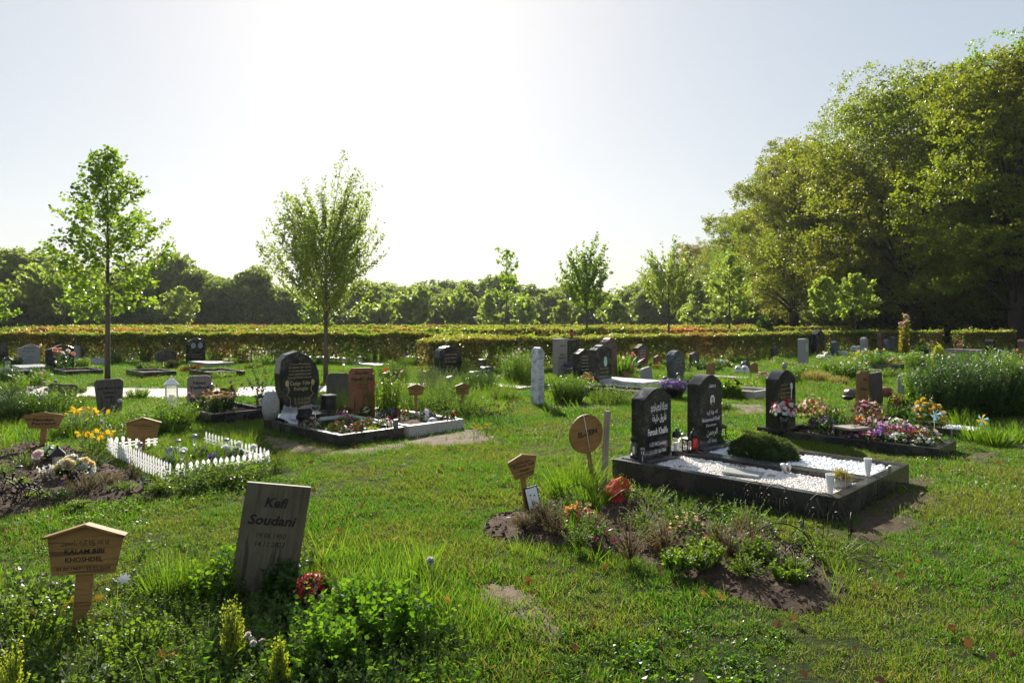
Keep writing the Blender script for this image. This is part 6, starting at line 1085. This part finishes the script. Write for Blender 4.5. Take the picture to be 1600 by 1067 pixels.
for (a,b_,dn,sz) in ((2.6,6,820,1.0),(6,9.5,520,1.05)):
    x,y=zone(a,b_,dn); k=keepmask(x,y); x,y=x[k],y[k]; f=fbm(x,y,1.1,4); k=rs.rand(len(x))<np.clip(1.05-.28*np.clip(fbm(x,y,.8,14)-.55,0,2)*1.6,.25,1); x,y,f=x[k],y[k],f[k]
    xs.append(x);ys.append(y);ss.append(sz*(.75+.5*rs.rand(len(x)))*(1+.34*f+.30*fbm(x,y,4.6,21)))
x=np.concatenate(xs);y=np.concatenate(ys);s=np.concatenate(ss); P=np.stack([x,y,fz(x,y)],1)
gn_scatter('lawn_grass','short mown lawn grass, sunlit from behind, in the foreground between the graves',T1,P,rs.rand(len(x))*6.28,np.clip(s,.35,2))
xs,ys,ss=[],[],[]
for (a,b_,dn,sz) in ((9.5,16,170,1.0),(16,28,60,1.5),(28,50,12,2.6)):
    x,y=zone(a,b_,dn,1.06); k=keepmask(x,y); x,y=x[k],y[k]; f=fbm(x,y,.9,4); xs.append(x);ys.append(y);ss.append(sz*(.75+.5*rs.rand(len(x)))*(1+.2*f))
x=np.concatenate(xs);y=np.concatenate(ys);s=np.concatenate(ss); P=np.stack([x,y,fz(x,y)],1)
gn_scatter('far_lawn_grass','lawn grass of the middle distance up to the hedges',T2,P,rs.rand(len(x))*6.28,np.clip(s,.4,5),.08)
# taller, unmown grass and weeds in chosen patches
def inpoly(pts,dens):
    p=np.array(GP(pts)); lo=p.min(0);hi=p.max(0); n=int((hi-lo).prod()*dens); x=lo[0]+rs.rand(n)*(hi-lo)[0]; y=lo[1]+rs.rand(n)*(hi-lo)[1]; k=inside(p,x,y)
    for g in exg+exb: k&=~inside(g,x,y)
    return x[k],y[k]
def patch(name,label,polys,protos,sc0,kf=1):
    X=[];Y=[]
    for pts,dn in polys: x,y=inpoly(pts,dn); f=rs.rand(len(x))<np.clip(.70+.55*fbm(x,y,2.2,6),.08,1); X.append(x[f]);Y.append(y[f])
    x=np.concatenate(X);y=np.concatenate(Y); return gn_scatter(name,label,protos,np.stack([x,y,fz(x,y)],1),rs.rand(len(x))*6.28,sc0*(.55+.7*rs.rand(len(x)))*np.clip(1+.35*fbm(x,y,1.9,12),.5,1.6),.1)
TL=[tuftmesh('long_grass_tuft',[m_long,m_dry],14,.05,.18,.0042,i+20,.35,.05) for i in range(3)]
patch('long_grass','long unmown grass blades in uneven clumps around the wooden markers and kerbs',[
 ([(470,905),(520,865),(620,870),(720,915),(770,980),(780,1040),(700,1000),(560,960)],150),([(300,925),(225,950),(225,880),(330,860),(370,880),(380,930)],170),([(240,700),(300,690),(400,690),(402,722),(330,718),(250,725)],130),
 ([(850,775),(880,740),(930,735),(960,755),(930,785),(880,800)],130),([(770,860),(960,875),(1060,905),(1160,950),(1040,930),(880,890)],55),([(1280,905),(1330,870),(1350,900),(1300,960)],60),([(395,745),(330,745),(300,735),(412,724),(430,735)],110),
 ([(0,730),(0,620),(60,640),(150,680),(60,690)],50),([(-80,1200),(-80,900),(240,860),(380,1067),(500,1300)],26)],TL,1.0)
TM=[tuftmesh('meadow_tuft',[m_long,m_dry],22,.12,.24,.008,i+30,.4,.12) for i in range(3)]
patch('meadow_grass','tall weedy grass between the graves of the middle rows',[
 ([(545,610),(760,600),(800,632),(770,665),(700,640),(570,645)],22),([(660,600),(830,590),(830,612),(700,625)],26),([(860,650),(990,640),(985,620),(850,618)],16),([(1230,590),(1340,590),(1330,602),(1240,604)],26),
 ([(1100,600),(1200,620),(1195,600),(1120,585)],14),([(160,660),(290,650),(290,690),(200,690)],14),([(1380,640),(1470,650),(1440,665),(1370,652)],26),([(870,590),(1040,572),(1040,590),(930,606)],9),([(1190,585),(1420,575),(1420,560),(1200,562)],7)],TM,1.0)
def sprigmesh(name,mat,ns,h,rad,ls,seed,tmpl=LEAFB,per=7):
    r=np.random.RandomState(seed); q=NM(); P=[];D=[];S=[]
    for i in range(ns):
        a=r.rand()*6.28;u=r.rand()**.5*rad; b0=np.array([u*np.cos(a),u*np.sin(a),-.01]); hh=h*(.5+.5*r.rand()); tp=b0+np.array([r.normal()*.3*h,r.normal()*.3*h,hh]); q.tube([b0,(b0+tp)/2+[0,0,.01],tp],[.0018,.0014,.0008],3,1)
        for j in range(per): s=(j+1)/per; P.append(b0*(1-s)+tp*s); al=j*2.1+r.rand(); D.append((math.cos(al),math.sin(al),.35+.5*s)); S.append(ls*(1.1-.5*s)*(.7+.6*r.rand()))
    P=np.array(P);D=np.array(D); q.scat(tmpl,P,frames(D,np.arctan2(1,1)*0+r.rand(len(P))*1.2-.6+0*P[:,0]),np.array(S)[:,None]*np.array([[1.35,1,1]])); return q.mesh(name,[mat,m_stem])
SP=[sprigmesh('leafy_sprig',m_cover,6,.15,.06,.024,i,LEAFB) for i in range(4)]
patch('ground_cover','dense small-leaved ground cover filling the plot at the lower left',[
 ([(-60,1300),(-60,940),(60,925),(180,915),(240,850),(370,845),(480,880),(480,980),(620,1000),(720,1030),(840,1090),(900,1300)],330),([(390,760),(300,775),(225,778),(300,742),(412,722),(436,738)],330),([(1040,800),(1150,815),(1300,870),(1310,905),(1200,830),(1060,815)],120)],SP,1.0)
SQ=[sprigmesh('broad_sprig',m_clover,7,.17,.07,.034,i+5,LEAFB,6) for i in range(4)]
patch('broad_leaved_weeds','glossy broad-leaved weeds in front of the Soudani plank',[
 ([(455,985),(500,945),(600,950),(700,990),(740,1040),(760,1200),(470,1200)],170),([(365,880),(365,850),(385,840),(385,925),(350,930)],110),([(280,1020),(380,990),(460,1040),(430,1200),(300,1200)],60)],SQ,1.0)
SC=[sprigmesh('clover_sprig',m_clover,7,.05,.07,.022,i+15,LEAFB,3) for i in range(3)]
patch('clover','low clover growing through the lawn',[
 ([(880,1000),(1100,960),(1250,990),(1200,1200),(850,1200)],150),([(1400,700),(1620,720),(1620,800),(1480,770)],50),([(0,880),(0,800),(240,770),(400,740),(480,760),(300,800),(120,850)],110),([(780,720),(640,700),(780,660),(900,690)],60)],SC,1.0)
LF=[]
for i in range(3):
    q=NM(); q.scat(LEAFB,np.zeros((1,3))+[0,-.02,.008],frames(np.array([[.2,1,.15]]),np.array([.3+i])),np.array([[.045,.05,.045]])); LF.append(q.mesh('dead_leaf',m_brownl))
x,y=zone(2.8,10,9); k=keepmask(x,y); x,y=x[k],y[k]; gn_scatter('fallen_leaves','dry brown leaves lying scattered on the lawn',LF,np.stack([x,y,fz(x,y)+.03],1),rs.rand(len(x))*6.28,.6+.8*rs.rand(len(x))**2,.6)
CL=[]
for i in range(3):
    q=NM(); T=lump(ICO0,i,.4); q.add(T[0]*[1,1,.6],T[1],0,False); CL.append(q.mesh('soil_lump',m_soil))
X=[];Y=[];ZZ=[]
for p in excl:
    lo=p.min(0);hi=p.max(0); n=int((hi-lo).prod()*900); x=lo[0]+rs.rand(n)*(hi-lo)[0]; y=lo[1]+rs.rand(n)*(hi-lo)[1]; k=inside(p,x,y); x,y=x[k],y[k]; X.append(x);Y.append(y); ZZ.append(fz(x,y)+np.clip(pdist(p,x,y)+.05*fbm(x,y,7,3),0,.3)/.3*(.05 if p is excl[0] else .07)*(1+.35*fbm(x,y,6,1))+.0084*fbm(x,y,23,5))
x=np.concatenate(X);y=np.concatenate(Y); gn_scatter('soil_lumps','loose lumps of dark soil on the planted beds',CL,np.stack([x,y,np.concatenate(ZZ)],1),rs.rand(len(x))*6.28,.006+.018*rs.rand(len(x))**2.5,.5)
GRAV()
hz=NM(); hz.box((0,170,35),(900,480,74)); ho=hz.build('haze',None); struct(ho,'stuff'); ho['label']='thin sunlit spring haze over the whole cemetery'
m_haze=bpy.data.materials.new('haze'); m_haze.use_nodes=True; nt=m_haze.node_tree; nt.nodes.remove(nt.nodes['Principled BSDF']); pv=nt.nodes.new('ShaderNodeVolumePrincipled'); pv.inputs['Color'].default_value=(.9,.94,1,1); pv.inputs['Density'].default_value=.00015; pv.inputs['Anisotropy'].default_value=.5; nt.links.new(pv.outputs[0],nt.nodes['Material Output'].inputs['Volume'])
ho.data.materials.clear(); ho.data.materials.append(m_haze)
